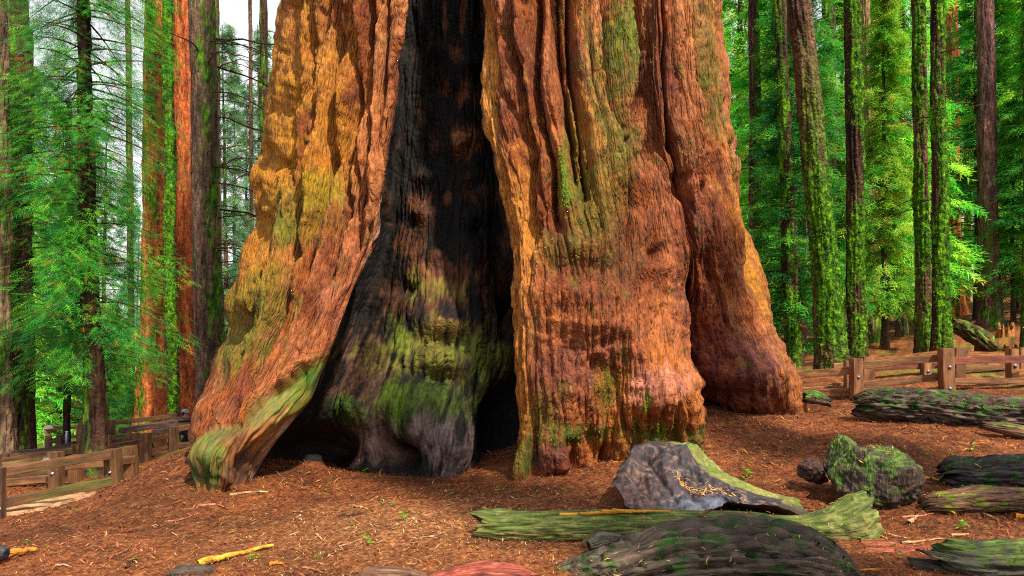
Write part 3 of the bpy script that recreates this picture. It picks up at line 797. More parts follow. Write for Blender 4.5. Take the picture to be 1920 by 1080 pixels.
BARKS = {
 'red':   (srgb(172, 88, 46), srgb(118, 54, 32), srgb(204, 128, 72)),
 'brown': (srgb(92, 66, 50), srgb(58, 42, 34), srgb(126, 98, 74)),
 'grey':  (srgb(108, 84, 68), srgb(70, 54, 46), srgb(140, 116, 94)),
 'dark':  (srgb(66, 44, 34), srgb(38, 27, 22), srgb(92, 66, 50)),
 'pale':  (srgb(150, 116, 84), srgb(104, 76, 56), srgb(180, 150, 112)),
 'purple':(srgb(104, 70, 66), srgb(64, 44, 44), srgb(140, 106, 92)),
}
MOSS_A, MOSS_B, MOSS_C = srgb(46, 86, 12), srgb(94, 142, 16), srgb(30, 46, 12)

def trunk_surface(base, top, r0, r1, flare, bark, seed, moss=0.0, mdir=(-.3, -1, 0), nu=44, nv=130, amp=0.03, mfade=(0, 99), curve=0.0):
    base, top = np.asarray(base, float), np.asarray(top, float)
    H = top[2] - base[2]
    t_ = np.linspace(-0.4 / H, 1, nv) ** 1.0
    h = t_ * H
    cen = base + (top - base) * t_[:, None]
    cen[:, 0] += curve * (np.clip(t_, 0, 1) * (1 - np.clip(t_, 0, 1))) * 4 + .04 * noise(h * .3, seed * 3.1, 0, seed)
    cen[:, 1] += .04 * noise(h * .3, seed * 7.7, 2, seed)
    rad_ = r0 + (r1 - r0) * np.clip(t_, 0, 1) + flare * np.exp(-np.maximum(h, 0) / (flare * 3 + .35)) * (h > -1)
    th_ = np.linspace(0, 2 * pi, nu, endpoint=False)
    cx_, sy_ = np.cos(th_), np.sin(th_)
    HH = np.broadcast_to(h[:, None], (nv, nu))
    X0, Y0 = cx_[None, :] * rad_[:, None], sy_[None, :] * rad_[:, None]
    lob = 1 + (.16 * flare / max(r0, .05)) * np.exp(-np.maximum(HH, 0) / .8) * noise(cx_ * 1.6 + seed, sy_ * 1.6, 0, seed)[None, :] * 3
    f_ = .9 / max(r0, .12)
    d1 = np.abs(noise(X0 * 9 + seed, Y0 * 9, HH * .7 + .3 * noise(HH * 1.3, X0 * 3, 0, seed), seed))
    d2 = np.abs(noise(X0 * 20 + seed, Y0 * 20, HH * 2.2, seed + 1))
    disp = amp * ((np.minimum(d1 * 2.4, 1) ** .6 - .7) * 1.6 + (np.minimum(d2 * 2.4, 1) - .5) * .7)
    R = rad_[:, None] * lob + disp
    V = np.stack([cen[:, 0][:, None] + R * cx_, cen[:, 1][:, None] + R * sy_, np.broadcast_to(cen[:, 2][:, None], (nv, nu))], -1)
    Nr = np.broadcast_to(np.stack([cx_, sy_, 0 * cx_], -1)[None], V.shape)
    a, b, c = BARKS[bark]
    n_ = fbm(X0 * 5 + seed, Y0 * 5, HH * .6, 4, seed + 2)
    nf_ = fbm(X0 * 16 + seed, Y0 * 16, HH * 1.6, 3, seed + 3)
    col = mixc(np.broadcast_to(a, V.shape), b, sstep(-.1, .6, -n_ - .4 * nf_))
    col = mixc(col, c, sstep(.2, .8, nf_ + .3 * n_) * .7)
    mm = np.zeros((nv, nu))
    if moss > 0:
        md = np.array(mdir, float); md /= np.linalg.norm(md)
        side = (Nr @ md) * .45
        hf = sstep(mfade[0] - 1.0, mfade[0] + 1.0, HH) * (1 - sstep(mfade[1] - 2.5, mfade[1] + 2.5, HH))
        nn_ = fbm(X0 * 3.5 + seed, Y0 * 3.5, HH * .7, 2, seed + 5) + .5 * fbm(X0 * 10 + seed, Y0 * 10, HH * 6, 3, seed + 15)
        mm = sstep(.55 - moss, .95 - moss, side + nn_ * .6 + .06) * hf
        mc = mixc(np.broadcast_to(MOSS_A, V.shape), MOSS_B, sstep(-.25, .4, fbm(X0 * 11, Y0 * 11, HH * 8, 4, seed + 6)))
        mc = mixc(mc, MOSS_C, sstep(.0, .5, -fbm(X0 * 9, Y0 * 9, HH * 6, 3, seed + 16)) * .8)
        col = mixc(col, mc, mm)
        V = V + Nr * (mm * (.01 + .05 * np.abs(noise(X0 * 11, Y0 * 11, HH * 8, seed + 8))))[..., None]
    flow = np.stack([np.broadcast_to(np.cos(th_) * r0, (nv, nu)), np.broadcast_to(np.sin(th_) * r0, (nv, nu)), HH], -1)
    return V, Nr, col, flow, mm, cen, rad_, h

def moss_tufts(V, Nr, mm, n, size, seed, zmax=12):
    r = np.random.default_rng(seed)
    w = (mm * (V[..., 2] < zmax)).ravel()
    if w.sum() < 1:
        return None
    k = r.choice(w.size, n, p=w / w.sum())
    p, nn = V.reshape(-1, 3)[k] + r.normal(0, .03, (n, 3)) * [1, 1, 2], Nr.reshape(-1, 3)[k]
    out, cols = [], []
    for j in range(2):
        d1 = r.normal(0, 1, (n, 3)); d1 -= nn * (d1 * nn).sum(1, keepdims=True); d1 /= np.linalg.norm(d1, axis=1, keepdims=True)
        d2 = np.cross(nn, d1)
        s = size * r.uniform(.5, 1.3, (n, 1))
        tip = p + nn * s * r.uniform(.3, 1.0, (n, 1)) + d1 * s * .7 - np.array([0, 0, .5]) * s
        out.append(np.stack([p + d2 * s * .45, p - d2 * s * .45, tip], 1))
        cc = mixc(np.broadcast_to(MOSS_A, (n, 3)), MOSS_B * 1.05, r.random(n) ** 1.3)
        cols.append(np.repeat(cc[:, None], 3, 1))
    return np.concatenate(out).reshape(-1, 3), np.concatenate(cols).reshape(-1, 3)

def dead_twigs(cen, rad_, h, n, seed, hmin=1.5, hmax=10, L=(.6, 1.6), droop=.5, dirs=None):
    r = np.random.default_rng(seed)
    paths, rads = [], []
    for _ in range(n):
        hh = r.uniform(hmin, min(hmax, h[-1]))
        i = int(np.searchsorted(h, hh)); i = min(i, len(h) - 1)
        a = r.uniform(0, 2 * pi) if dirs is None else r.normal(dirs[r.integers(len(dirs))], .4)
        ln = r.uniform(*L)
        s = np.linspace(0, 1, 9)
        d = np.array([cos(a), sin(a), 0])
        side = np.array([-sin(a), cos(a), 0]) * r.normal(0, .25)
        p = cen[i] + d * rad_[i] * .7 + (d[None] * s[:, None] + side[None] * (s ** 2)[:, None]) * ln
        p[:, 2] += ln * (r.uniform(-.1, .25) * s - droop * r.uniform(.5, 1.3) * s ** 2)
        p += np.cumsum(r.normal(0, .012 * ln, p.shape), 0)
        paths.append(p); rads.append(np.linspace(.013, .003, 9) * (0.5 + ln * .6))
        for m in range(r.integers(0, 4)):
            k = r.integers(3, 8)
            e = p[k] + np.linspace(0, 1, 5)[:, None] * (d * .3 + r.normal(0, .35, 3) + [0, 0, -.25]) * ln * .4
            paths.append(e); rads.append(np.linspace(.006, .002, 5))
    return tubes(paths, rads, 3)

def mature(name, label, cat, xb, yb, xt, d, wb, wt, bark, seed, moss=0, flare=.1, group=None, twigs=0, tufts=0, H=None, curve=0, mdir=(-.3, -1, 0), mfade=(0, 99), amp=.03, nu=44, nv=130, twl=(.6, 1.6), twdir=None):
    pb, pt = at(xb, yb, d), at(xt, 0, d)
    z0 = gz(pb[0], pb[1])
    dirn = (pt - pb) / (pt[2] - pb[2])
    base = pb + dirn * (z0 - pb[2])
    H = H or max(18.0, (pt[2] - base[2]) * 1.6)
    top = base + dirn * H
    rb, rt = pxm(wb, d) / 2, pxm(wt, d) / 2
    slope = (rt - rb) / max(pt[2] - base[2], 1)
    r1 = max(rb + slope * H, rb * .3, .03)
    if tufts > 1200:
        nu, nv = 84, 420
    V, Nr, col, flow, mm, cen, rad_, h = trunk_surface(base, top, rb, r1, flare, bark, seed, moss, mdir, nu, nv, amp, mfade, curve)
    rt_ = root(name, base, label, cat, group)
    mk('trunk', V, grid_faces(*V.shape[:2], True), M_MOSSTRUNK if tufts > 800 else M_TRUNK, col, flow, rt_)
    if tufts:
        m_ = moss_tufts(V, Nr, mm, tufts, (.012 + d * .0008), seed + 40, CZ + 660 / F * d)
        if m_ is not None:
            o = mk('moss', m_[0], np.arange(len(m_[0])).reshape(-1, 3), M_MOSS, m_[1], None, rt_, smooth=False)
            o['kind'] = 'stuff'
    if twigs:
        tv_, tf_ = dead_twigs(cen, rad_, h, twigs, seed + 60, 1.2, CZ + 700 / F * d, twl, dirs=twdir)
        o = mk('dead_twigs', tv_, tf_, M_TRUNK, srgb(72, 56, 44), tv_, rt_)
        o['kind'] = 'stuff'
    return rt_

# ---- left of the giant
mature('old_conifer', 'thick dark trunk partly hidden by the feathery young conifer, at the picture edge', 'tree', 32, 850, 22, 17.0, 60, 54, 'dark', 101, .25, .07, amp=.03)
mature('old_conifer', 'short grey green mossy trunk beside the thick dark trunk, low behind the fence', 'tree', 2, 850, -6, 15.6, 44, 34, 'grey', 102, .45, .1, tufts=300)
mature('thin_tree', 'thin blackish trunk behind the fence, between the hatted person and the leaning board', 'tree', 127, 838, 133, 17.5, 13, 8, 'dark', 103, 0, .03, H=9, twigs=10)
mature('sequoia_tree', 'red sequoia with flared base, in front of which the slim mossy trunk stands', 'tree', 287, 800, 291, 27.0, 46, 34, 'red', 104, .18, .55, amp=.05, nv=150)
mature('mossy_tree', 'slim trunk wrapped in bright moss, between two red sequoia trunks', 'tree', 325, 790, 313, 24.0, 22, 16, 'dark', 105, .66, .08, tufts=1500, mdir=(.4, -1, 0), amp=.02)
mature('sequoia_tree', 'straight red sequoia with pale orange stripped bark, beside the grey brown trunk', 'tree', 353, 795, 345, 28.0, 54, 40, 'red', 106, 0, .2, amp=.06, nv=150)
mature('old_conifer', 'grey brown trunk with fine furrows, standing just in front of the straight red sequoia', 'tree', 396, 805, 378, 22.0, 54, 45, 'grey', 107, .28, .1, twigs=34, tufts=300, mdir=(1, -.3, 0), twl=(1.5, 4.2), twdir=[0.1, -.4])
mature('thin_tree', 'slim dark mossy trunk in the sky gap close to the giant sequoia', 'tree', 499, 780, 494, 32.0, 15, 13, 'dark', 108, .25, .05, twigs=44, twl=(1.2, 4.0))
mature('thin_tree', 'thin greenish trunk close behind the grey brown trunk', 'tree', 414, 790, 406, 34.0, 11, 8, 'brown', 109, .4, .04, twigs=34, twl=(1.2, 4.0))
mature('thin_tree', 'very thin bare trunk high in the pale sky gap', 'tree', 474, 760, 469, 46.0, 8, 6, 'brown', 110, 0, .04, twigs=44, twl=(1.2, 4.0))
mature('thin_tree', 'thin brown far trunk between the young conifer and the flared red sequoia', 'tree', 248, 790, 240, 40.0, 12, 9, 'brown', 111, .1, .05, twigs=18, twl=(1, 2.4))

# ---- right of the giant
mature('old_conifer', 'straight brown trunk with bare twigs, close beside the giant sequoia edge', 'tree', 1418, 660, 1413, 24.0, 25, 17, 'brown', 120, .45, .08, tufts=500, twigs=40, mdir=(1, -.4, 0), twl=(.8, 2.2))
mature('mossy_tree', 'stout leaning trunk thick with bright green moss, behind the fence', 'tree', 1561, 690, 1490, 16.2, 46, 40, 'brown', 121, .66, .10, tufts=5200, mdir=(.1, -1, 0), mfade=(0.2, 5.6), amp=.035, curve=.10)
mature('mossy_tree', 'dark mossy trunk with leafy shoots, between the giant sequoia and the leaning mossy trunk', 'tree', 1489, 700, 1462, 19.4, 28, 20, 'dark', 122, .45, .08, tufts=900, twigs=10)
mature('old_conifer', 'dark trunk half hidden behind the leaning mossy trunk and the broad mossy one', 'tree', 1562, 664, 1552, 25.0, 27, 21, 'dark', 123, .25, .08, tufts=200, twigs=14)
mature('mossy_tree', 'broad dark trunk evenly furred with moss, next to the leaning mossy trunk', 'tree', 1605, 672, 1598, 18.6, 29, 29, 'dark', 124, .48, .08, tufts=2600, mdir=(.2, -1, 0), amp=.03)
mature('thin_tree', 'slender brown trunk with a mossy foot, behind the broad mossy trunk', 'tree', 1640, 645, 1624, 26.0, 21, 14, 'pale', 125, .62, .12, tufts=700, twigs=20, mfade=(-2, 2.2))
mature('mossy_tree', 'mossy trunk with a burnt black base, closely paired with a second mossy trunk', 'tree', 1732, 664, 1722, 18.2, 23, 21, 'brown', 126, .60, .08, tufts=2400, mdir=(-.6, -1, 0), amp=.03, twigs=10)
mature('mossy_tree', 'straight mossy trunk of the close pair, rising behind the fence post', 'tree', 1764, 655, 1757, 17.5, 28, 22, 'dark', 127, .60, .06, tufts=2600, mdir=(.3, -1, 0), amp=.025, twigs=8)
mature('sequoia_tree', 'reddish far trunk beside the close pair of mossy trunks', 'tree', 1791, 594, 1784, 34.0, 24, 19, 'red', 128, .1, .2, amp=.05)
mature('old_conifer', 'purplish brown trunk with hanging pale twigs, above the broken snag', 'tree', 1857, 615, 1846, 27.0, 36, 28, 'purple', 129, .22, .10, tufts=400, twigs=30, mfade=(-2, 3), twl=(.8, 2.6))
mature('thin_tree', 'pale thin far trunk between the reddish and the purplish trunk', 'tree', 1815, 590, 1812, 42.0, 12, 10, 'pale', 130, .1, .05, twigs=10)
mature('mossy_tree', 'thin far trunk of vivid yellow green moss, near the giant sequoia', 'tree', 1457, 660, 1461, 29.0, 12, 9, 'brown', 131, .95, .04, tufts=500)
mature('old_conifer', 'dark mossy trunk cut by the picture edge, behind the far end of the fence', 'tree', 1934, 668, 1934, 17.0, 28, 22, 'dark', 132, .65, .08, tufts=900)

# ------------------------------------------------------------------ foliage
def spray_template(m, wide, rng_):
    """flat feathery fan along +X in the XY plane: triangles (k,3,3)"""
    T = [[[0, .012, 0], [0, -.012, 0], [1.0, 0, -.02]]]
    for i in range(m):
        x = .08 + .88 * i / m
        s = 1 if i % 2 else -1
        ln = (.46 - .30 * x) * rng_.uniform(.8, 1.2)
        a = radians(rng_.uniform(34, 56))
        dx, dy = cos(a) * ln, sin(a) * ln * s
        T.append([[x - wide * .5, 0, 0], [x + wide * .5, 0, 0], [x + dx, dy, rng_.uniform(-.05, .03)]])
        T.append([[x + dx * .35 - wide * .4, dy * .35, 0], [x + dx * .35 + wide * .4, dy * .35, 0.01], [x + dx * .45 + ln * .45, dy * .5, rng_.uniform(-.06, .04)]])
    return np.array(T)

def place_sprays(tpl, pos, fwd, roll, scale):
    """copies of the template at pos, X axis along fwd, roughly level, rolled a little"""
    n = len(pos)
    f = fwd / np.linalg.norm(fwd, axis=1, keepdims=True)
    up_ = np.tile([0, 0, 1.0], (n, 1))
    s = np.cross(up_, f); s /= np.maximum(np.linalg.norm(s, axis=1, keepdims=True), 1e-6)
    u = np.cross(f, s)
    c_, s_ = np.cos(roll)[:, None], np.sin(roll)[:, None]
    s2, u2 = s * c_ + u * s_, u * c_ - s * s_
    k = len(tpl)
    out = np.empty((n, k, 3, 3))
    for j in range(n // 4000 + 1):
        sl_ = slice(j * 4000, (j + 1) * 4000)
        B = np.stack([f[sl_], s2[sl_], u2[sl_]], 1) * scale[sl_][:, None, None]
        out[sl_] = np.einsum('kvc,ncd->nkvd', tpl, B) + pos[sl_][:, None, None, :]
    return out

def crown_arrays(H, R, hb, nb, K, m, wide, sl_, seed, cols, droop=.35, top_r=.05, power=.8, gaps=.25, h_top=None, zj=.06):
    """branches with feathery sprays round an upright axis: spray vertices + colours, and limb tubes"""
    r = np.random.default_rng(seed)
    tpl = spray_template(m, wide, r)
    hh = hb + (H - hb) * np.sort(r.random(nb)) if h_top is None else hb + (h_top - hb) * np.sort(r.random(nb))
    az = np.arange(nb) * 2.39996 + r.normal(0, .5, nb)
    rel = np.clip((hh - hb) / (H - hb), 0, 1)
    L = R * (1 - rel) ** power * r.uniform(.55, 1.15, nb) + top_r
    patch = noise(np.cos(az) * 1.2 + 5, np.sin(az) * 1.2, hh * .5, seed)
    L = L * np.where(patch < -gaps, .45, 1)
    up0, dr = r.uniform(-.05, .35, nb), droop * r.uniform(.6, 1.3, nb)
    dx, dy = np.cos(az), np.sin(az)
    s = np.linspace(0, 1, 7)
    paths, rads = [], []
    for i in range(nb):
        p = np.stack([dx[i] * L[i] * s, dy[i] * L[i] * s, hh[i] + L[i] * (up0[i] * s - dr[i] * s ** 1.7)], -1)
        paths.append(p); rads.append(np.linspace(.012 + .008 * L[i], .003, 7))
    t_ = r.beta(1.6, 1.0, (nb, K)) * .88 + .12
    px_ = dx[:, None] * L[:, None] * t_; py_ = dy[:, None] * L[:, None] * t_
    pz_ = hh[:, None] + L[:, None] * (up0[:, None] * t_ - dr[:, None] * t_ ** 1.7)
    spread = L[:, None] * .34 * (1.05 - t_ * .75)
    so_ = r.normal(0, 1, (nb, K)) * spread * .55
    pos = np.stack([px_ - dy[:, None] * so_, py_ + dx[:, None] * so_, pz_ + r.normal(0, zj, (nb, K)) - np.abs(so_) * .25], -1).reshape(-1, 3)
    fa = az[:, None] + np.sign(so_) * r.uniform(.1, 1.0, (nb, K)) + r.normal(0, .25, (nb, K))
    fz = up0[:, None] - dr[:, None] * 1.7 * t_ ** .7 + r.normal(-.12, .25, (nb, K))
    fwd = np.stack([np.cos(fa), np.sin(fa), fz], -1).reshape(-1, 3)
    sc = sl_ * r.uniform(.6, 1.25, nb * K)
    tri = place_sprays(tpl, pos, fwd, r.normal(0, .45, nb * K), sc)
    n = nb * K
    a, b, c, dead = cols
    cl = fbm(pos[:, 0] * 1.3, pos[:, 1] * 1.3, pos[:, 2] * 1.3, 3, seed + 4)
    cc = mixc(np.broadcast_to(a, (n, 3)), b, sstep(-.35, .45, cl + r.normal(0, .25, n)))
    cc = mixc(cc, c, sstep(.15, .8, r.random(n) * .6 + cl * .5) * .9)
    cc = mixc(cc, dead, (r.random(n) < .05) * .8)
    tc_ = np.repeat(np.repeat(cc[:, None], len(tpl), 1)[:, :, None], 3, 2) * r.uniform(.8, 1.2, (n, len(tpl), 1, 1))
    return tri.reshape(-1, 3), tc_.reshape(-1, 3), paths, rads

CEDAR = (srgb(26, 112, 48), srgb(56, 156, 50), srgb(124, 198, 54), srgb(180, 120, 40))
FIRC = (srgb(40, 130, 52), srgb(70, 172, 58), srgb(136, 206, 70), srgb(150, 116, 44))
LIGHT = (srgb(88, 184, 54), srgb(146, 216, 58), srgb(206, 236, 80), srgb(224, 160, 50))
HAZE_PALE = (srgb(76, 132, 92), srgb(112, 168, 116), srgb(150, 194, 134), srgb(150, 130, 90))  # distance haze put into the foliage colour

def conifer_proto(name, H, R, hb, nb, K, m, wide, spr, seed, cols, bark, r0, **kw):
    rt_ = empty(name)
    PLACED[rt_.name] = (0, 0, 0)
    lean = np.random.default_rng(seed).normal(0, .01, 2)
    V, Nr, col, flow, mm, cen, rad_, h = trunk_surface((0, 0, 0), (lean[0] * H, lean[1] * H, H), r0, .015, r0 * .5, bark, seed, .25, nu=12, nv=50, amp=.012)
    mk('trunk', V, grid_faces(*V.shape[:2], True), M_TRUNK, col, flow, rt_)
    v, c, pa_, ra_ = crown_arrays(H, R, hb, nb, K, m, wide, spr, seed, cols, **kw)
    o = mk('crown', v, np.arange(len(v)).reshape(-1, 3), M_LEAF, c, None, rt_, smooth=False)
    o['kind'] = 'stuff'
    tv_, tf_ = tubes(pa_, ra_, 3)
    o = mk('limbs', tv_, tf_, M_TRUNK, srgb(70, 50, 38), tv_, rt_)
    o['kind'] = 'stuff'
    return rt_

# the feathery young conifers beside the near fence
def near_conifer(label, px, py, pt, d, w, H, seed, R, hb, nb, K, cols, h_top, droop=.38, spr=.34):
    rt_ = mature('young_conifer', label, 'tree', px, py, pt, d, w, w * .35, 'dark', seed, .05, .10, H=H, amp=.03, nv=160)
    base = np.array(PLACED[rt_.name])
    dv = at(pt, 0, d) - at(px, py, d)
    lean = dv / dv[2]
    v, c, pa_, ra_ = crown_arrays(H * 1.3, R, hb, nb, K, 8, .045, spr, seed + 1, cols, droop=droop, power=.35, gaps=.12, h_top=h_top, zj=.17)
    v = v + base + lean * v[:, 2:3] * [1, 1, 0]
    o = mk('crown', v, np.arange(len(v)).reshape(-1, 3), M_LEAF, c, None, rt_, smooth=False); o['kind'] = 'stuff'
    pa_ = [p + base + lean * p[:, 2:3] * [1, 1, 0] for p in pa_]
    tv_, tf_ = tubes(pa_, ra_, 3)
    o = mk('limbs', tv_, tf_, M_TRUNK, srgb(84, 56, 40), tv_, rt_); o['kind'] = 'stuff'
near_conifer('young conifer with feathery green sprays all round its thin trunk, behind the near fence', 178, 890, 155, 13.6, 38, 12.5, 140, 1.75, 2.25, 200, 74, CEDAR, 10.5, .38, .25)
near_conifer('bushy young conifer at the picture edge, half covering the thick dark trunk', 50, 850, 58, 16.2, 20, 10.0, 150, 1.9, 2.1, 116, 60, CEDAR, 9.0, .45, .3)

protos = [
 conifer_proto('understory_fir', 15, 2.2, 2.0, 190, 34, 5, .085, .62, 201, FIRC, 'dark', .16),
 conifer_proto('understory_cedar', 11, 1.8, .4, 170, 34, 5, .085, .56, 202, CEDAR, 'brown', .13, droop=.2),
 conifer_proto('understory_cedar', 19, 2.7, 2.2, 240, 34, 5, .10, .74, 203, LIGHT, 'brown', .2, droop=.45, gaps=.1),
 conifer_proto('slender_fir', 24, 2.3, 3.0, 230, 30, 5, .10, .7, 204, FIRC, 'brown', .22, droop=.5, gaps=.12),
 conifer_proto('haze_tinted_fir', 22, 2.4, 2.0, 200, 24, 5, .09, .66, 205, HAZE_PALE, 'grey', .2, droop=.45, gaps=.05),
]
used = [False] * len(protos)
ANCH = [(1415, 'the straight brown trunk beside the giant sequoia'), (1484, 'the dark mossy trunk with leafy shoots'), (1535, 'the leaning mossy trunk'), (1602, 'the broad dark mossy trunk'), (1640, 'the slender trunk with a mossy foot'),
        (1690, 'the gap left of the paired mossy trunks'), (1745, 'the close pair of mossy trunks'), (1800, 'the reddish far trunk'), (1855, 'the purplish brown trunk'), (1915, 'the rails at the end of the right fence'), (2000, 'the trees at the picture edge'),
        (35, 'the thick dark trunk'), (125, 'the thin blackish trunk'), (178, 'the feathery young conifer'), (245, 'the thin brown far trunk'), (287, 'the flared red sequoia'), (345, 'the straight red sequoia'), (412, 'the thin greenish trunk'), (472, 'the very thin bare trunk'), (500, 'the slim dark mossy trunk'), (-80, 'the fence at the picture edge')]
def where(px):
    return min(ANCH, key=lambda a: abs(a[0] - px))[1]
def plant(k, px, d, sc=1.0, label=None, group=None, cat='tree', sz=None):
    """k-th kind of conifer standing on the ground in the direction of column px at distance d"""
    x = (px - 960.0) / F * d
    o = protos[k] if not used[k] else copy_tree(protos[k])
    used[k] = True
    o.location = (x, d, gz(x, d) - .08)
    o.rotation_euler = (0, 0, random.uniform(0, 6.28))
    o.scale = (sc, sc, sc * (sz or 1))
    tag(o, label, cat, group)
    return o
random.seed(5)
GR = 'understory conifers behind the mossy trunks'
GL = 'distant conifers beyond the fence and the red sequoias'
LB = {0: 'dark green fir', 1: 'small leafy cedar', 2: 'bright light green cedar', 3: 'tall slender fir', 4: 'haze tinted pale fir'}
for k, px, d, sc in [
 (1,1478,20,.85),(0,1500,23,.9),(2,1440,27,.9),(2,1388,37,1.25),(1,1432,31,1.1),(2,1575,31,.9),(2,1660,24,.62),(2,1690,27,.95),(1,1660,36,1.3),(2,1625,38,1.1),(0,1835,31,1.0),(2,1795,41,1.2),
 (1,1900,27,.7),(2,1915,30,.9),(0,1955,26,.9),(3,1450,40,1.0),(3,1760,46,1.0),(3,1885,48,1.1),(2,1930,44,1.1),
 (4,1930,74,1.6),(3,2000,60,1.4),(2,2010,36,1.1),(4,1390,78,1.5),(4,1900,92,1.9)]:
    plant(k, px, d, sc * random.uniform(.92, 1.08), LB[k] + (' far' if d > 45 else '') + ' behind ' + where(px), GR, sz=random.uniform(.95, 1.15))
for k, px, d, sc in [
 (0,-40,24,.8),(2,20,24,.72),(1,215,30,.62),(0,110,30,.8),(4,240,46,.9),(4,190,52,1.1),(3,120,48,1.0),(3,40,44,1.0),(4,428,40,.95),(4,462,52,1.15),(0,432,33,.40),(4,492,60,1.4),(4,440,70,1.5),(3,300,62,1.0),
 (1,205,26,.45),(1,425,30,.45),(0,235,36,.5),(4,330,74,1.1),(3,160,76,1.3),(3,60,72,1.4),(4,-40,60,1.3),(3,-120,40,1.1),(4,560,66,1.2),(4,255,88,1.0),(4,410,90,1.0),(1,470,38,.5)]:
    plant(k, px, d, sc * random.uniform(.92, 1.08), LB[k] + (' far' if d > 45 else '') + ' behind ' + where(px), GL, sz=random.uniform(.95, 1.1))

_by = {}
for o in [o for o in bpy.data.objects if o.get('group') in (GR, GL)]:
    _by.setdefault(o['label'], []).append(o)
for lb_, os_ in _by.items():
    if len(os_) == 2:
        os_.sort(key=lambda o: o.location.y)
        for o, w_ in zip(os_, ('nearer ', 'more distant ')):
            o['label'] = w_ + lb_.replace(' far behind', ' behind')
# unseen firs added beside and behind the camera to dapple the near ground
for k, x, y, sc, lb in [(3, 6.6, -1.4, .82, 'unseen slender fir added for shade just behind the viewpoint'), (3, 10.2, 1.2, .78, 'unseen slender fir added for shade beside the viewpoint'), (3, 1.6, -4.6, .80, 'unseen slender fir added for shade farther behind the viewpoint')]:
    o = copy_tree(protos[k])
    o.location = (x, y, gz(x, y) - .1); o.scale = (sc, sc, sc); o.rotation_euler = (0, 0, k + x)
    tag(o, lb, 'tree', 'unseen trees added for dappled shade')

# ------------------------------------------------------------------ fences of split timber
def beam(p0, p1, w, h, seed, n=9, wav=.02, up=(0, 0, 1), rough=.06, cut=0.0):
    """a rough sawn timber from p0 to p1, w wide and h high: V, F, flow, N-free colour"""
    p0, p1 = np.asarray(p0, float), np.asarray(p1, float)
    r = np.random.default_rng(seed)
    T = (p1 - p0); L = np.linalg.norm(T); T /= L
    U = np.asarray(up, float); U = U - T * (U @ T); U /= np.linalg.norm(U)
    B = np.cross(T, U)
    k = 3                                           # points per edge of the section
    sec = []
    for (a, b) in ((-1, -1), (1, -1), (1, 1), (-1, 1)):
        nx = {(-1, -1): (1, -1), (1, -1): (1, 1), (1, 1): (-1, 1), (-1, 1): (-1, -1)}[(a, b)]
        for j in range(k):
            f_ = [0.06, .5, .94][j]
            sec.append((a + (nx[0] - a) * f_, b + (nx[1] - b) * f_))
    sec = np.array(sec)
    m = len(sec)
    s = np.linspace(0, 1, n)
    cen = p0 + T * (s * L)[:, None] + U * (wav * h * 3 * noise(s * L * 1.1, seed * 1.7, 0, seed))[:, None] + B * (wav * w * 2 * noise(s * L * 1.3, seed * 2.3, 1, seed))[:, None]
    sw = 1 + rough * 2 * noise(np.broadcast_to(s[:, None] * L * 2.2, (n, m)), np.arange(m)[None] * 1.7 + seed, 0, seed)
    V = cen[:, None] + (B * (sec[None, :, :1] * w / 2) * sw[..., None]) + (U * (sec[None, :, 1:] * h / 2) * sw[..., None])
    F_ = grid_faces(n, m, True)[:, ::-1]
    V = V.reshape(-1, 3)
    c0, c1 = len(V), len(V) + 1
    V = np.concatenate([V, [cen[0] - T * .004, cen[-1] + T * .004]])
    i = np.arange(m); j = (i + 1) % m
    t0 = np.stack([np.full(m, c0), i, j], -1)
    t1 = np.stack([np.full(m, c1), (n - 1) * m + j, (n - 1) * m + i], -1)
    fl = np.concatenate([np.stack([np.broadcast_to(sec[None, :, 0] * w, (n, m)) + seed * 3.1, np.broadcast_to(sec[None, :, 1] * h, (n, m)), np.broadcast_to((s * L)[:, None], (n, m))], -1).reshape(-1, 3), [[0, 0, 0], [0, 0, L]]])
    return V, [F_, t0, t1], fl, L

WOOD_T = [(srgb(132, 88, 56), srgb(92, 58, 38)), (srgb(150, 104, 66), srgb(104, 68, 44)), (srgb(112, 76, 52), srgb(72, 46, 34)), (srgb(120, 66, 50), srgb(76, 42, 36)), (srgb(96, 74, 70), srgb(60, 46, 46))]
GREENISH = srgb(84, 92, 34)
def timber(name, p0, p1, w, h, parent, seed, tone=0, moss=0.0, n=9, up=(0, 0, 1), wav=.02, label=None):
    V, Fc, fl, L = beam(p0, p1, w, h, seed, n, wav, up)
    a, b = WOOD_T[tone][0] * TONE, WOOD_T[tone][1] * TONE
    nn = fbm(fl[:, 0] * 9, fl[:, 1] * 9 + seed, fl[:, 2] * 1.6, 3, seed)
    c = mixc(np.broadcast_to(a, V.shape), b, sstep(-.3, .5, nn))
    if moss:
        c = mixc(c, GREENISH, np.clip(moss * sstep(-.3, .5, fbm(fl[:, 0] * 4, fl[:, 1] * 4, fl[:, 2] * 1.1 + seed, 3, seed + 3)), 0, 1))
    o = mk(name, V, Fc, M_TIMBER, c, fl, parent, smooth=False)
    if label:
        o['label'] = label
    return o

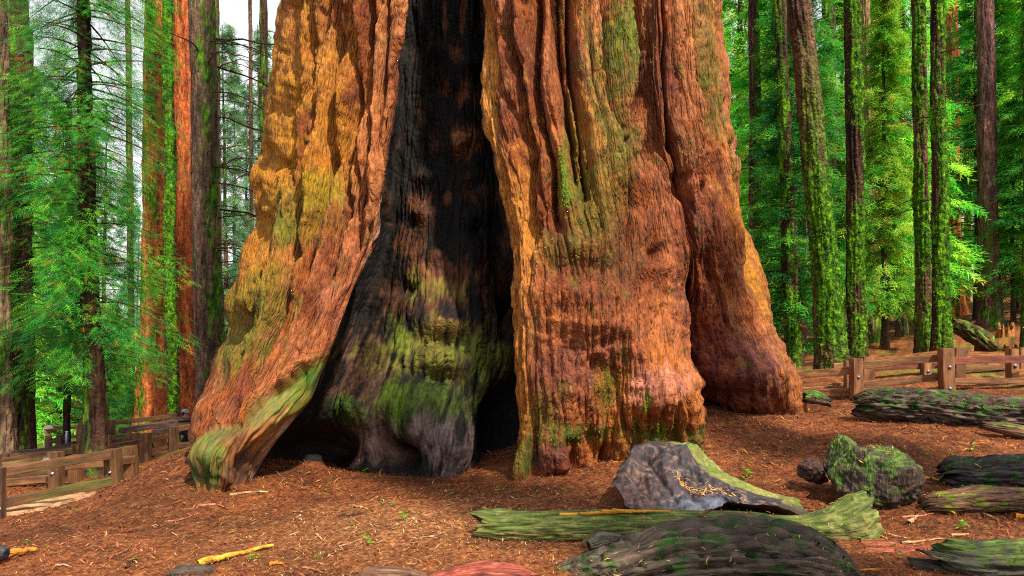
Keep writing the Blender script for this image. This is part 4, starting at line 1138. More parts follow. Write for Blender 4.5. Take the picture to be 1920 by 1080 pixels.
_disc = None
def bolt(pos, nrm, parent, r=.03):
    n = np.asarray(nrm, float); n /= np.linalg.norm(n)
    a = np.cross(n, [0, 0, 1.0]); a /= np.linalg.norm(a); b = np.cross(n, a)
    an = np.arange(10) * 2 * pi / 10
    ring = lambda rr, h: pos + n * h + rr * (np.cos(an)[:, None] * a + np.sin(an)[:, None] * b)
    V = np.concatenate([ring(r, -.01), ring(r, .008), ring(r * .55, .009), ring(r * .5, .026), [pos + n * .027]])
    Fq = np.concatenate([np.stack([np.arange(10) + 10 * k, (np.arange(10) + 1) % 10 + 10 * k, (np.arange(10) + 1) % 10 + 10 * (k + 1), np.arange(10) + 10 * (k + 1)], -1) for k in range(3)])
    Ft = np.stack([np.arange(10) + 30, (np.arange(10) + 1) % 10 + 30, np.full(10, 40)], -1)
    return mk('bolt', V, [Fq, Ft], M_METAL, srgb(130, 132, 140), V, parent)

def post(px, y0, y1, wpx, d, parent, seed, tone=0, moss=0.0, lean=0.0, bolts=(), deep=.25):
    """post between rows y0 and y1; its foot goes on into the ground"""
    t_, b_ = at(px + lean, y0, d), at(px, y1, d)
    g = gz(b_[0], b_[1])
    b_ = b_ + (t_ - b_) / (t_[2] - b_[2]) * (min(g, b_[2]) - deep - b_[2])
    w = pxm(wpx, d)
    o = timber('post', b_, t_, w, w * 1.05, parent, seed, tone, moss, 7, up=(0, 1, 0), wav=.01)
    for by in bolts:
        p = at(px + lean * (y1 - by) / max(y1 - y0, 1), by, d)
        p[1] -= w * .54
        bolt(p, (0, -1, 0), o, pxm(3.4, d))
    return o

def rail(a, b, th, parent, seed, tone=0, moss=0.0, dep=.10, wav=.035, name='rail', label=None):
    """a, b: (column, row of the middle, distance); th: thickness in rows at a"""
    h = pxm(th, a[2])
    return timber(name, at(*a), at(*b), dep, h, parent, seed, tone, moss, 12, wav=wav, label=label)

TONE = .95
# right: front row and back row
f = root('split_rail_fence', at(1770, 740, 13.0), 'weathered split rail fence with bolted posts, running behind the mossy bark log', 'fence', 'split rail fences on the right')
post(1605, 672, 745, 19, 13.3, f, 1, 0, 0, 0, (707, 741)); post(1775, 653, 738, 22, 12.9, f, 2, 0, 0, -2, (688, 728)); post(1898, 654, 733, 16, 13.9, f, 3, 1, 0, 0, (686, 722))
post(1991, 650, 735, 18, 13.6, f, 4, 1)
rail((1478,704,13.9),(1604,694,13.45), 14, f, 11, 1, .1); rail((1490,738,13.9),(1603,732,13.45), 10, f, 12, 1)
rail((1606,686,13.4),(1774,669,13.05), 14, f, 13, 0, .2); rail((1608,723,13.4),(1774,706,13.05), 13, f, 14, 0, .1)
rail((1776,676,13.05),(1990,672,13.75), 14, f, 15, 3); rail((1776,715,13.05),(1990,712,13.75), 11, f, 16, 0)
f = root('split_rail_fence', at(1735, 735, 14.3), 'second split rail fence whose lighter posts stand close behind the front row', 'fence', 'split rail fences on the right')
post(1591, 677, 743, 14, 14.3, f, 21, 1, 0, 0, (705,)); post(1625, 669, 712, 22, 14.6, f, 22, 0); post(1736, 675, 736, 15, 14.5, f, 23, 1, 0, 0, (696, 730)); post(1796, 652, 732, 20, 14.2, f, 24, 2); post(1916, 652, 728, 14, 14.8, f, 25, 1)
rail((1474,690,14.9),(1492,688,14.8), 12, f, 26, 1); rail((1562,686,14.6),(1640,681,14.6), 9, f, 27, 1); rail((1563,722,14.6),(1640,718,14.6), 9, f, 28, 1); rail((1500,732,14.9),(1600,724,14.6), 9, f, 29, 1)
rail((1630,690,14.65),(1800,683,14.55), 11, f, 30, 3); rail((1640,720,14.65),(1795,722,14.5), 12, f, 31, 2); rail((1796,662,14.4),(1812,664,14.4), 16, f, 32, 2); rail((1800,692,14.5),(1990,684,15.0), 9, f, 33, 2); rail((1800,729,14.5),(1990,724,15.0), 9, f, 34, 1)

TONE = .6
# left: the near fence, the bench like row behind it, the far fence
f = root('split_rail_fence', at(120, 930, 11.4), 'rough split rail fence on the left with a stone on its wavy top rail', 'fence', 'split rail fences on the left')
post(3, 877, 978, 11, 10.0, f, 41, 2, 0, 0, (953,)); post(216, 842, 931, 24, 11.4, f, 42, 0, .1, -6, (884,)); post(247, 837, 913, 22, 12.2, f, 43, 0, .15, -6); post(106, 847, 912, 21, 11.9, f, 44, 0, .1, -2, (886,)); post(142, 853, 905, 19, 12.8, f, 45, 0, .1); post(32, 905, 925, 12, 12.2, f, 46, 2, .1)
rail((-150,905,10.0),(3,884,10.4), 14, f, 55, 0, .3)
rail((3,884,10.4),(206,852,11.2), 17, f, 47, 0, .15, .14, .09); rail((3,944,10.2),(208,902,11.2), 17, f, 48, 2, .75, .12, .07); rail((8,905,12.0),(100,896,12.2), 13, f, 49, 1); rail((120,874,12.3),(212,866,12.3), 14, f, 50, 1, 0, .12)
rail((5,893,12.2),(98,884,12.3), 12, f, 51, 2, .5); rail((222,864,12.0),(246,861,12.2), 14, f, 52, 0, 0, .2); rail((162,920,12.0),(216,913,12.0), 8, f, 53, 1); rail((222,908,12.1),(240,902,12.3), 12, f, 54, 0)
tag(mk('stone', *(lambda b: (b[0], b[1]))((lambda: (lambda th, ph: (np.stack([at(86, 860, 10.72)[0] + pxm(8, 10.7) * np.cos(th) * np.sin(ph), at(86, 860, 10.72)[1] + pxm(6, 10.7) * np.sin(th) * np.sin(ph), at(86, 868.3, 10.72)[2] + pxm(4.5, 10.7) * (1 - np.cos(ph)) * (1 + .2 * np.sin(3 * th))], -1), grid_faces(9, 14, True)))(*np.meshgrid(np.linspace(0, 2 * pi, 14, endpoint=False), np.linspace(0, pi, 9))))()), M_STONE, srgb(112, 110, 120), np.zeros((126, 3)) + np.random.default_rng(2).normal(0, .05, (126, 3))),
    'small grey stone resting on the wavy top rail of the near fence', 'stone')

f = root('plank_barrier', at(70, 870, 14.0), 'low barrier of weathered planks behind the near left fence', 'fence')
for k, (a, b, th, tn, ms) in enumerate([((4,865,13.6),(136,844,14.2),11,2,.2),((4,873,13.4),(96,859,13.9),10,1,.45),((30,853,14.4),(136,840,14.5),4,3,0),((24,848,14.8),(136,838,14.8),6,4,0)]):
    rail(a, b, th, f, 61 + k, tn, ms, .2 if k < 2 else .1, .02, 'plank')
for k, (px, y0, y1, w) in enumerate([(12,850,880,15),(32,851,876,16),(138,841,870,20),(145,833,868,16)]):
    post(px, y0, y1, w, 14.4, f, 70 + k, 0)
f = root('split_rail_fence', at(270, 860, 15.4), 'middle left fence with a dark red top rail, behind the near conifer trunk', 'fence', 'split rail fences on the left')
post(273, 812, 867, 16, 15.0, f, 81, 0); post(254, 812, 864, 13, 15.8, f, 82, 0); post(326, 800, 849, 13, 15.9, f, 83, 0); post(202, 816, 838, 10, 15.4, f, 84, 1); post(284, 814, 863, 9, 16.2, f, 85, 2)
rail((194,839,14.6),(266,826,15.0), 6, f, 86, 3, 0, .16, .01); rail((206,821,15.9),(252,817,15.9), 8, f, 87, 0); rail((206,829,15.9),(250,826,15.9), 5, f, 88, 4); rail((287,810,15.9),(320,806,15.9), 8, f, 89, 4); rail((286,824,15.9),(320,816,15.9), 9, f, 90, 2)
rail((331,805,16.0),(380,797,16.4), 10, f, 91, 0); rail((331,836,16.0),(380,829,16.4), 9, f, 92, 2); rail((287,843,16.0),(322,838,16.0), 8, f, 93, 2); rail((287,851,15.9),(330,846,15.9), 6, f, 94, 0)
f = root('split_rail_fence', at(270, 815, 20.0), 'farthest left fence with a long purplish plank, in front of the red sequoias', 'fence', 'split rail fences on the left')
post(208, 787, 822, 12, 19.0, f, 101, 2); post(324, 775, 806, 12, 20.6, f, 102, 2); post(319, 774, 804, 9, 21.4, f, 103, 0)
rail((213,793,19.1),(317,781,20.4), 8, f, 104, 2, .2); rail((229,807,18.8),(328,792,20.2), 11, f, 105, 4, 0, .25, .01); rail((330,786,20.6),(384,783,21.6), 7, f, 106, 4); rail((329,796,20.6),(384,793,21.6), 6, f, 107, 2); rail((280,800,20.9),(322,796,20.9), 5, f, 108, 2)
rail((90,803,21.5),(206,798,20.5), 7, f, 109, 0); rail((90,826,21.5),(160,815,20.5), 5, f, 110, 2); post(112, 815, 838, 9, 20.0, f, 111, 2); rail((92,830,20.2),(128,824,20.2), 6, f, 112, 3)
# leaning board with a rounded corner
bd = root('wooden_board', at(150, 855, 15.4), 'upright board with a rounded corner leaning beside the young conifer trunk', 'board')
pts = [(143,858),(143,808),(145,796),(150,787),(156,783.5),(161,783.5),(161,858)]
fr, bk = np.array([at(x, y, 15.4) for x, y in pts]), np.array([at(x, y, 15.4) + [.02, .12, 0] for x, y in pts])
n_ = len(pts)
mk('panel', np.concatenate([fr, bk]), [np.stack([np.arange(n_), (np.arange(n_) + 1) % n_, (np.arange(n_) + 1) % n_ + n_, np.arange(n_) + n_], -1)[:, ::-1], np.arange(n_)[None], np.arange(n_)[None, ::-1] + n_], M_TIMBER, srgb(110, 72, 48), np.concatenate([fr, bk]), bd, smooth=False)
timber('batten', at(162, 783.5, 15.45), at(162, 858, 15.45), .03, .13, bd, 121, 2, .7, 5, up=(0, 1, 0))
# steel bottle
zz = np.array([0, .02, .2, .215, .235, .24, .265, .27, .27]); rr_ = np.array([.034, .036, .036, .032, .02, .024, .024, .02, .0001])
th = np.linspace(0, 2 * pi, 16, endpoint=False)
bp = at(125.5, 833.0, 15.2)
bw = root('water_bottle', bp, 'small steel water bottle standing on a plank by the thin black trunk', 'bottle')
def lathe(name, zs, rs, col, m):
    V = np.stack([bp[0] + rs[:, None] * np.cos(th), bp[1] + rs[:, None] * np.sin(th), bp[2] + np.broadcast_to(zs[:, None], (len(zs), 16))], -1)
    return mk(name, V, grid_faces(len(zs), 16, True), m, col, V, bw)
lathe('body', np.array([0, .001, .02, .2, .215, .235]), np.array([.0001, .034, .036, .036, .032, .02]), srgb(120, 126, 150), M_METAL)
lathe('cap', np.array([.232, .24, .268, .272, .273]), np.array([.022, .025, .025, .022, .0001]), srgb(190, 194, 205), M_METAL)
rail((104,840,15.2),(140,831,15.2), 7, f, 113, 4)

# ------------------------------------------------------------------ two visitors
def person(px, pyhead, d, H, label, seed, jacket, trousers, hatc, hat, hairc, yaw=0.0, far_=5.0):
    """standing visitor: one skinned body, hair and headwear as parts"""
    # the distance at which the head comes out at the right height above the sloping ground
    ds_ = np.linspace(d, d + far_, 61)
    tp_ = at(px, pyhead, ds_)
    d = float(ds_[np.argmin(np.abs(tp_[:, 2] - ground(tp_[:, 0], tp_[:, 1]) - H))])
    top = at(px, pyhead, d)
    foot = top - np.array([0, 0, H])
    g = gz(foot[0], foot[1])
    foot[2] = g
    J = {'pelvis': (0, 0, .53), 'waist': (0, 0, .62), 'chest': (0, .01, .72), 'neckbase': (0, .01, .815), 'neck': (0, -.005, .855), 'head': (0, -.012, .905), 'crown': (0, -.005, .965)}
    E = [('pelvis', 'waist'), ('waist', 'chest'), ('chest', 'neckbase'), ('neckbase', 'neck'), ('neck', 'head'), ('head', 'crown')]
    Rr = {'pelvis': .085, 'waist': .075, 'chest': .088, 'neckbase': .05, 'neck': .032, 'head': .050, 'crown': .034}
    for s, sd in ((-1, 'l'), (1, 'r')):
        J.update({'hip' + sd: (s * .052, 0, .49), 'knee' + sd: (s * .055, -.012, .27), 'ankle' + sd: (s * .056, .012, .045), 'toe' + sd: (s * .062, -.085, .018),
                  'sh' + sd: (s * .112, .01, .79), 'elb' + sd: (s * .135, .02, .62), 'wr' + sd: (s * .125, -.045, .485), 'hand' + sd: (s * .122, -.06, .44)})
        E += [('pelvis', 'hip' + sd), ('hip' + sd, 'knee' + sd), ('knee' + sd, 'ankle' + sd), ('ankle' + sd, 'toe' + sd), ('chest', 'sh' + sd), ('sh' + sd, 'elb' + sd), ('elb' + sd, 'wr' + sd), ('wr' + sd, 'hand' + sd)]
        Rr.update({'hip' + sd: .055, 'knee' + sd: .035, 'ankle' + sd: .026, 'toe' + sd: .02, 'sh' + sd: .042, 'elb' + sd: .03, 'wr' + sd: .021, 'hand' + sd: .02})
    names = list(J)
    me = bpy.data.meshes.new('body')
    me.from_pydata([tuple(c * H for c in J[n]) for n in names], [(names.index(a), names.index(b)) for a, b in E], [])
    tmp = bpy.data.objects.new('body_skeleton', me)
    COLL.objects.link(tmp)
    sk = tmp.modifiers.new('skin', 'SKIN')
    for n, v in zip(names, me.skin_vertices[0].data):
        v.radius = (Rr[n] * H, Rr[n] * H * (.75 if n in ('chest', 'waist', 'pelvis') else 1))
        v.use_root = n == 'pelvis'
    tmp.modifiers.new('sub', 'SUBSURF').levels = 2
    dg = bpy.context.evaluated_depsgraph_get()
    ev = tmp.evaluated_get(dg).to_mesh()
    V = np.array([v.co[:] for v in ev.vertices])
    quads = [list(p.vertices) for p in ev.polygons]
    bpy.data.objects.remove(tmp)
    h = V[:, 2] / H
    # nose, eye sockets and chin on the front of the face
    ex = np.exp(-((V[:, 0] / H) / .008) ** 2 - ((h - .912) / .012) ** 2) * (V[:, 1] < 0)
    V[:, 1] -= ex * .016 * H
    for s in (-1, 1):
        V[:, 1] += np.exp(-((V[:, 0] / H - s * .018) / .010) ** 2 - ((h - .924) / .007) ** 2) * (V[:, 1] < 0) * .006 * H
    col = np.empty_like(V); col[:] = srgb(196, 148, 122)
    arm = np.abs(V[:, 0]) / H > .095
    jk = ((h > .50) & (h < .83) & ~(arm & (h < .485))) | (arm & (h > .485) & (h < .83))
    col[jk] = jacket
    lg = (h <= .50) & ~arm
    col[lg] = trousers
    col[h < .04] = srgb(50, 42, 40)
    rt_ = root('person', foot, label, 'person')
    rt_.rotation_euler = (0, 0, 0)
    ca, sa = cos(yaw), sin(yaw)
    rot = lambda A: np.stack([A[:, 0] * ca - A[:, 1] * sa, A[:, 0] * sa + A[:, 1] * ca, A[:, 2]], -1) + foot
    q4 = [f for f in quads if len(f) == 4]; q3 = [f for f in quads if len(f) == 3]
    mk('body', rot(V), [np.array(q4).reshape(-1, 4), np.array(q3).reshape(-1, 3)], M_CLOTH, col, V, rt_)
    thh, php = np.meshgrid(np.linspace(0, 2 * pi, 20, endpoint=False), np.linspace(.02, 1.9, 10))
    sph = np.stack([np.cos(thh) * np.sin(php), np.sin(thh) * np.sin(php), np.cos(php)], -1)
    hr = sph * [.056 * H, .058 * H, .064 * H] + [0, .012 * H, .925 * H]
    hr[..., 2] -= np.where(hr[..., 1] < -.01 * H, 0, np.maximum(0, php - 1.3) * .05 * H)
    mk('hair', rot(hr.reshape(-1, 3)), grid_faces(10, 20, True), M_CLOTH, hairc, hr, rt_)
    if hat == 'beanie':
        rs = np.array([.0005, .03, .05, .062, .068, .074, .074, .066]) * H; zs = np.array([1.0, .998, .988, .97, .955, .952, .936, .934]) * H
    else:
        rs = np.array([.0005, .035, .052, .060, .062, .060]) * H; zs = np.array([.998, .994, .978, .958, .944, .943]) * H
    an = np.linspace(0, 2 * pi, 20, endpoint=False)
    ht = np.stack([rs[:, None] * np.cos(an), rs[:, None] * np.sin(an) * 1.05 + .004 * H, np.broadcast_to(zs[:, None], (len(zs), 20))], -1)
    ho = mk('hat' if hat == 'beanie' else 'cap', rot(ht.reshape(-1, 3)), grid_faces(len(zs), 20, True), M_CLOTH, hatc, ht, rt_)
    if hat == 'cap':
        a2 = np.linspace(pi * 1.15, pi * 1.85, 9)
        br = np.concatenate([np.stack([np.cos(a2) * .058 * H, np.sin(a2) * .06 * H, np.full(9, .946 * H)], -1), np.stack([np.cos(a2) * .062 * H, np.sin(a2) * .115 * H, np.full(9, .938 * H)], -1),
                             np.stack([np.cos(a2) * .062 * H, np.sin(a2) * .115 * H, np.full(9, .934 * H)], -1), np.stack([np.cos(a2) * .058 * H, np.sin(a2) * .06 * H, np.full(9, .942 * H)], -1)])
        mk('brim', rot(br), grid_faces(4, 9), M_CLOTH, hatc, br, ho)
person(90, 797, 20.9, 1.66, 'person in a cream knitted hat and brown coat, standing behind the left fences', 1, srgb(96, 72, 58), srgb(140, 44, 44), srgb(196, 176, 156), 'beanie', srgb(120, 84, 54), radians(-60), .01)
person(347, 767, 21.9, 1.72, 'person in a pale blue cap and dark navy jacket, beyond the farthest left fence', 2, srgb(34, 38, 58), srgb(40, 42, 54), srgb(150, 160, 186), 'cap', srgb(60, 44, 36), radians(70))

# ------------------------------------------------------------------ fallen logs, stumps, boulder like wood
def log(name, label, path, rads, seed, cols, cat='log', asp=1.0, seg=72, n=150, groove=.10, gfreq=9, lump=.12, knots=(), moss=0, mcols=(MOSS_A, MOSS_B), mup=.35, mat=None, group=None, taper=(.03, .03), jag=(0, 0), extra=None, twist=0.0, litter=0, sfreq=1.3, cst=1.0):
    """fallen trunk along a 3-D path (points), radius per point; grooved along its grain, moss on top"""
    path = np.asarray(path, float); rads = np.asarray(rads, float)
    k = np.concatenate([[0], np.cumsum(np.linalg.norm(np.diff(path, axis=0), axis=1))])
    s = np.linspace(0, k[-1], n)
    cen = pchip(k, path.T, s).T
    R = pchip(k, rads, s)
    T, A, B = frame_along(cen)
    U = np.array([0, 0, 1.0]) - T * T[:, 2:3]; U /= np.linalg.norm(U, axis=1, keepdims=True)
    W = np.cross(U, T)
    th_ = np.linspace(0, 2 * pi, seg, endpoint=False)
    X, Y = np.cos(th_)[None, :], np.sin(th_)[None, :]
    S_ = np.broadcast_to(s[:, None], (n, seg)); R2 = R[:, None]
    ax, ay = X * R2 + twist * S_, Y * R2
    big = lump * fbm(ax * 1.6 / .3 * .5 + seed, ay * 1.6 / .3 * .5, S_ * 1.3, 3, seed)
    wq = .5 * noise(S_ * 3.0, X * 2, Y * 2, seed)
    gr = np.abs(noise(X * gfreq * .35 + seed + wq, Y * gfreq * .35, S_ * sfreq + wq, seed + 1))
    gr2 = np.abs(noise(X * gfreq * .9 + seed + wq * 2, Y * gfreq * .9, S_ * sfreq * 2.2, seed + 2))
    pl = noise(X * gfreq * .5, Y * gfreq * .5, S_ * 5 * cst, seed + 5)
    d_ = big + groove * ((np.minimum(gr * 2.6, 1) ** .6 - .75) + .45 * (np.minimum(gr2 * 2.6, 1) - .6) + .25 * np.round(pl * 3) / 3)
    d_ = d_ - groove * .7 * np.exp(-(gr / .05) ** 2) - groove * .3 * np.exp(-(gr2 / .08) ** 2)
    rr = R2 * (1 + d_)
    al = np.zeros((n, seg))
    e0 = np.exp(-(s / max(taper[0], 1e-3)) ** 2)[:, None]; e1 = np.exp(-((s - s[-1]) / max(taper[1], 1e-3)) ** 2)[:, None]
    al = al - e0 * jag[0] * (noise(X * 3 + seed, Y * 3, 0, seed + 8) + .5 * noise(X * 9, Y * 9, 0, seed + 9)) + e1 * jag[1] * (noise(X * 3, Y * 3 + seed, 4, seed + 8) + .5 * noise(X * 9, Y * 9, 4, seed + 9))
    V = cen[:, None] + (W[:, None] * (X * rr)[..., None]) * asp + U[:, None] * (Y * rr)[..., None] + T[:, None] * al[..., None]
    V0 = V
    Nr = W[:, None] * X[..., None] + U[:, None] * Y[..., None]
    if extra is not None:
        V = extra(V, Nr)
    a, b, c = cols
    nn = fbm(X * 3 / cst + seed, Y * 3 / cst, S_ * 1.6 * cst, 4, seed + 3)
    nf_ = fbm(X * 12 + seed, Y * 12, S_ * 5 * cst, 3, seed + 4)
    col = mixc(np.broadcast_to(a, V.shape), b, sstep(-.2, .6, nn + .3 * nf_)); col = mixc(col, c, sstep(.1, .7, nf_ - .3 * nn) * .75)
    if moss:
        nz = Nr[..., 2]
        mm = sstep(.5 - moss * .5, .9 - moss * .5, nz * mup + fbm(ax * 9, ay * 9 + seed, S_ * 7, 4, seed + 6) * .9 + .25)
        mc = mixc(np.broadcast_to(mcols[0], V.shape), mcols[1], sstep(-.3, .5, nf_))
        col = mixc(col, mc, mm * .92)
    caps, cc, cf = [V[0].mean(0) + T[0] * R[0] * .15, V[-1].mean(0) - T[-1] * R[-1] * .15], [], []
    nV = n * seg
    i = np.arange(seg); j = (i + 1) % seg
    # end faces with two inner rings
    ring = []
    for e, (Ve, Te, sg) in enumerate(((V[0], T[0], 1), (V[-1], T[-1], -1))):
        c_ = Ve.mean(0)
        for q_ in (.66, .33):
            ring.append(c_ + (Ve - c_) * q_ + Te * sg * R[0 if e == 0 else -1] * .16 * (noise(X[0] * 4 * q_ + seed, Y[0] * 4 * q_, e, seed + 7))[:, None])
    AV = np.concatenate([V.reshape(-1, 3)] + ring + [np.array(caps)])
    o_ = nV
    def bridge(p, q_, flip):
        f_ = np.stack([p + i, p + j, q_ + j, q_ + i], -1)
        return f_[:, ::-1] if flip else f_
    Fq = [grid_faces(n, seg, True)]
    Fq += [bridge(0, o_, False), bridge(o_, o_ + seg, False), bridge((n - 1) * seg, o_ + 2 * seg, True), bridge(o_ + 2 * seg, o_ + 3 * seg, True)]
    ci = o_ + 4 * seg
    Ft = np.concatenate([np.stack([o_ + seg + i, o_ + seg + j, np.full(seg, ci)], -1), np.stack([o_ + 3 * seg + j, o_ + 3 * seg + i, np.full(seg, ci + 1)], -1)])
    ec = np.repeat(b[None] * .9, 4 * seg + 2, 0)
    AC = np.concatenate([col.reshape(-1, 3), ec])
    fl = np.concatenate([np.stack([X * R2 + 0 * S_, Y * R2 + 0 * S_, S_ + seed], -1).reshape(-1, 3), np.zeros((4 * seg + 2, 3)) + np.random.default_rng(seed).normal(0, .06, (4 * seg + 2, 3))])
    o = mk(name, AV, [np.concatenate(Fq), Ft], mat or M_LOG, AC, fl)
    tag(o, label, cat, group)
    if litter:
        top = (Nr[..., 2] > .35).ravel()
        LITTER_SPOTS.append((V.reshape(-1, 3)[top], Nr.reshape(-1, 3)[top], litter))
    return o
LITTER_SPOTS = []

def lp(px, top, bot, d):
    """centre and radius of a log whose upper and lower outline are at rows top and bot"""
    return at(px, (top + bot) / 2, d), pxm(bot - top, d) / 2
def logpx(name, label, pts, *a, **k):
    cr = [lp(*p) for p in pts]
    return log(name, label, [c for c, _ in cr], [r for _, r in cr], *a, **k)

OLIVE = (srgb(112, 112, 60), srgb(74, 66, 40), srgb(140, 136, 84))
DARKW = (srgb(74, 60, 52), srgb(46, 37, 34), srgb(112, 90, 76))
BROWNW = (srgb(98, 68, 52), srgb(62, 44, 36), srgb(128, 98, 76))
REDW = (srgb(150, 70, 56), srgb(100, 46, 38), srgb(182, 108, 84))
GREYW = (srgb(72, 68, 58), srgb(44, 40, 36), srgb(98, 94, 82))

# long green log and the dark grooved log in front of it
def flare_up(V, Nr):
    x = sstep(.70, 1.0, np.linspace(0, 1, V.shape[0]))[:, None]
    V = V.copy()
    V[..., 2] += x * x * .16 * np.maximum(Nr[..., 2], -.2)
    return V
logpx('mossy_log', 'long smooth green log with a splintered golden crack and a raised root end', [(904,954,1018,6.75),(930,956,1019,6.72),(1000,958,1019,6.7),(1100,956,1016,6.7),(1250,957,1016,6.75),(1380,960,1016,6.8),(1480,968,1022,6.85),(1550,964,1034,6.85),(1600,950,1036,6.85),(1634,944,1010,6.85)],
      301, OLIVE, asp=1.15, groove=.06, gfreq=7, lump=.07, moss=.9, mcols=(srgb(66, 80, 30), srgb(104, 114, 54)), mup=.6, jag=(.10, .06), taper=(.10, .2), extra=flare_up, n=220, litter=260)
logpx('grooved_log', 'dark deeply grooved log with green moss patches, in front of the long green log', [(978,1082,1100,5.85),(1050,1060,1140,5.8),(1130,1036,1160,5.75),(1200,1008,1156,5.72),(1280,984,1150,5.7),(1400,975,1146,5.68),(1480,986,1146,5.66),(1540,1014,1142,5.64),(1585,1052,1132,5.62),(1604,1084,1122,5.6)],
      302, (srgb(78, 66, 58), srgb(46, 38, 35), srgb(112, 94, 80)), asp=1.1, groove=.26, gfreq=17, lump=.03, sfreq=.45, cst=.35, mat=M_OLDLOG, moss=.16, mcols=(srgb(26, 50, 14), srgb(50, 96, 20)), mup=.1, n=240, seg=96, jag=(.1, .08), taper=(.15, .15), litter=200)
# splintered yellow wood standing proud of the crack
rs_ = np.random.default_rng(9)
gl = root('wood_splinters', at(1180, 955, 6.72), 'golden splinters of broken wood along the crack of the long green log', 'splinters')
for k in range(16):
    x0 = rs_.uniform(1040, 1190); ln = rs_.uniform(26, 80); y0 = 958 + rs_.uniform(-3, 6); dd = 6.62 + rs_.uniform(-.12, .10)
    timber('splinter', at(x0, y0, dd), at(x0 + ln, y0 + rs_.uniform(-2, 5), dd + .02), rs_.uniform(.012, .03), rs_.uniform(.008, .02), gl, 310 + k, 1, 0, 5)
for o in gl.children:
    ca = o.data.color_attributes['Col']
    cc = srgb(206, 140, 40) * rs_.uniform(.6, 1.1)
    ca.data.foreach_set('color', np.tile(np.append(cc, 1), len(o.data.vertices)).astype(np.float32))
o = timber('wood_chip', at(1312, 966, 6.60), at(1332, 957, 6.62), .03, .014, None, 340, 1, 0, 4); tag(o, 'yellow wood chip lying on the middle of the long green log', 'wood chip')
o = timber('wood_sliver', at(1094, 1022, 6.35), at(1121, 993, 6.5), .05, .012, None, 341, 2, .6, 5, up=(0, 1, 0)); tag(o, 'flat greenish sliver of wood leaning against the long green log', 'wood sliver')

# the log behind the mound, right, and its neighbour
logpx('bark_log', 'thick mossy log with rough dark bark, lying below the right fence', [(1614,742,776,11.6),(1632,731,785,11.55),(1650,728,788,11.5),(1700,728,794,11.4),(1800,736,806,11.2),(1900,745,815,11.0),(2000,750,826,10.8),(2080,756,836,10.6)],
      303, DARKW, mat=M_OLDLOG, groove=.24, gfreq=13, lump=.14, moss=.34, mcols=(srgb(34, 60, 16), srgb(62, 98, 26)), mup=.2, n=240, seg=88, jag=(.3, .1), taper=(.3, .1), litter=160)
logpx('bare_log', 'slim bare log in front of the thick dark bark log, at the picture edge', [(1846,790,806,10.5),(1880,792,814,10.4),(1930,800,826,10.3),(2000,808,838,10.2)], 304, BROWNW, groove=.10, gfreq=7, moss=.12, jag=(.15, 0), taper=(.1, .1))
logpx('wood_block', 'dark wet block of wood tilted beside the right foot of the giant sequoia', [(1508,735,755,12.9),(1522,732,758,12.9),(1540,738,760,12.85),(1556,748,762,12.8)], 305, DARKW, groove=.14, gfreq=5, lump=.2, moss=.5, jag=(.1, .1), n=60, seg=40)
logpx('crumbling_log', 'dark crumbling log with vivid moss, at the picture edge above the split log', [(1772,872,905,8.35),(1792,856,914,8.3),(1830,858,916,8.25),(1870,852,918,8.2),(1920,850,920,8.2),(2000,850,924,8.2)], 306, (srgb(60, 52, 52), srgb(36, 30, 30), srgb(92, 80, 76)), groove=.22, gfreq=12, lump=.22, moss=.38, mcols=(srgb(24, 58, 12), srgb(36, 98, 18)), mup=-.1, n=170, jag=(.2, .1), taper=(.2, .1), litter=80)
logpx('split_log', 'smooth brown split log with a moss covered end, at the picture edge', [(1732,938,960,7.55),(1750,924,962,7.5),(1790,918,964,7.45),(1840,910,962,7.45),(1900,914,958,7.5),(2000,918,962,7.5)], 307, BROWNW, groove=.10, gfreq=6, lump=.12, moss=.34, mcols=(srgb(84, 92, 20), srgb(118, 122, 30)), mup=.1, n=150, jag=(.14, .1), taper=(.15, .1), litter=60)
logpx('broken_log', 'grey broken log with a green hollow end in the lower corner', [(1770,1028,1076,5.75),(1790,1018,1100,5.7),(1830,1018,1112,5.65),(1900,1014,1116,5.65),(1990,1012,1118,5.65)], 308, GREYW, groove=.2, gfreq=8, lump=.16, moss=.42, mcols=(srgb(62, 78, 30), srgb(84, 104, 40)), mup=.5, n=150, jag=(.3, .1), taper=(.3, .1))
logpx('red_log', 'reddish bare log at the bottom edge, left of the grooved log', [(796,1082,1100,5.45),(850,1066,1112,5.45),(920,1054,1116,5.45),(970,1060,1112,5.5),(1000,1074,1100,5.55)], 309, REDW, groove=.12, gfreq=7, n=100, jag=(.06, .06))
logpx('brown_log', 'small brown stub of wood at the bottom edge, beside the reddish bare log', [(672,1078,1100,5.5),(690,1064,1108,5.5),(740,1062,1108,5.48),(800,1074,1104,5.46)], 310, BROWNW, groove=.12, gfreq=6, n=70)
logpx('charred_chunk', 'dark charred chunk at the bottom edge, beside the yellow branch', [(318,1074,1096,5.75),(345,1058,1100,5.7),(380,1058,1100,5.7),(412,1078,1096,5.7)], 311, DARKW, groove=.2, gfreq=6, lump=.25, n=70, seg=48)
logpx('rotten_root', 'grey knobby root chunk between the two long logs', [(1104,1014,1034,6.1),(1130,996,1036,6.15),(1158,1000,1034,6.2),(1182,1014,1032,6.2)], 312, GREYW, groove=.22, gfreq=6, lump=.3, n=60, seg=48)
logpx('dark_stone', 'rounded dark stone at the picture edge, above the orange branch', [(-14,1030,1050,6.5),(0,1022,1052,6.5),(12,1028,1050,6.5)], 313, (srgb(50, 50, 56), srgb(38, 38, 42), srgb(70, 70, 76)), groove=.05, cat='stone', n=30, seg=30, mat=M_STONE)
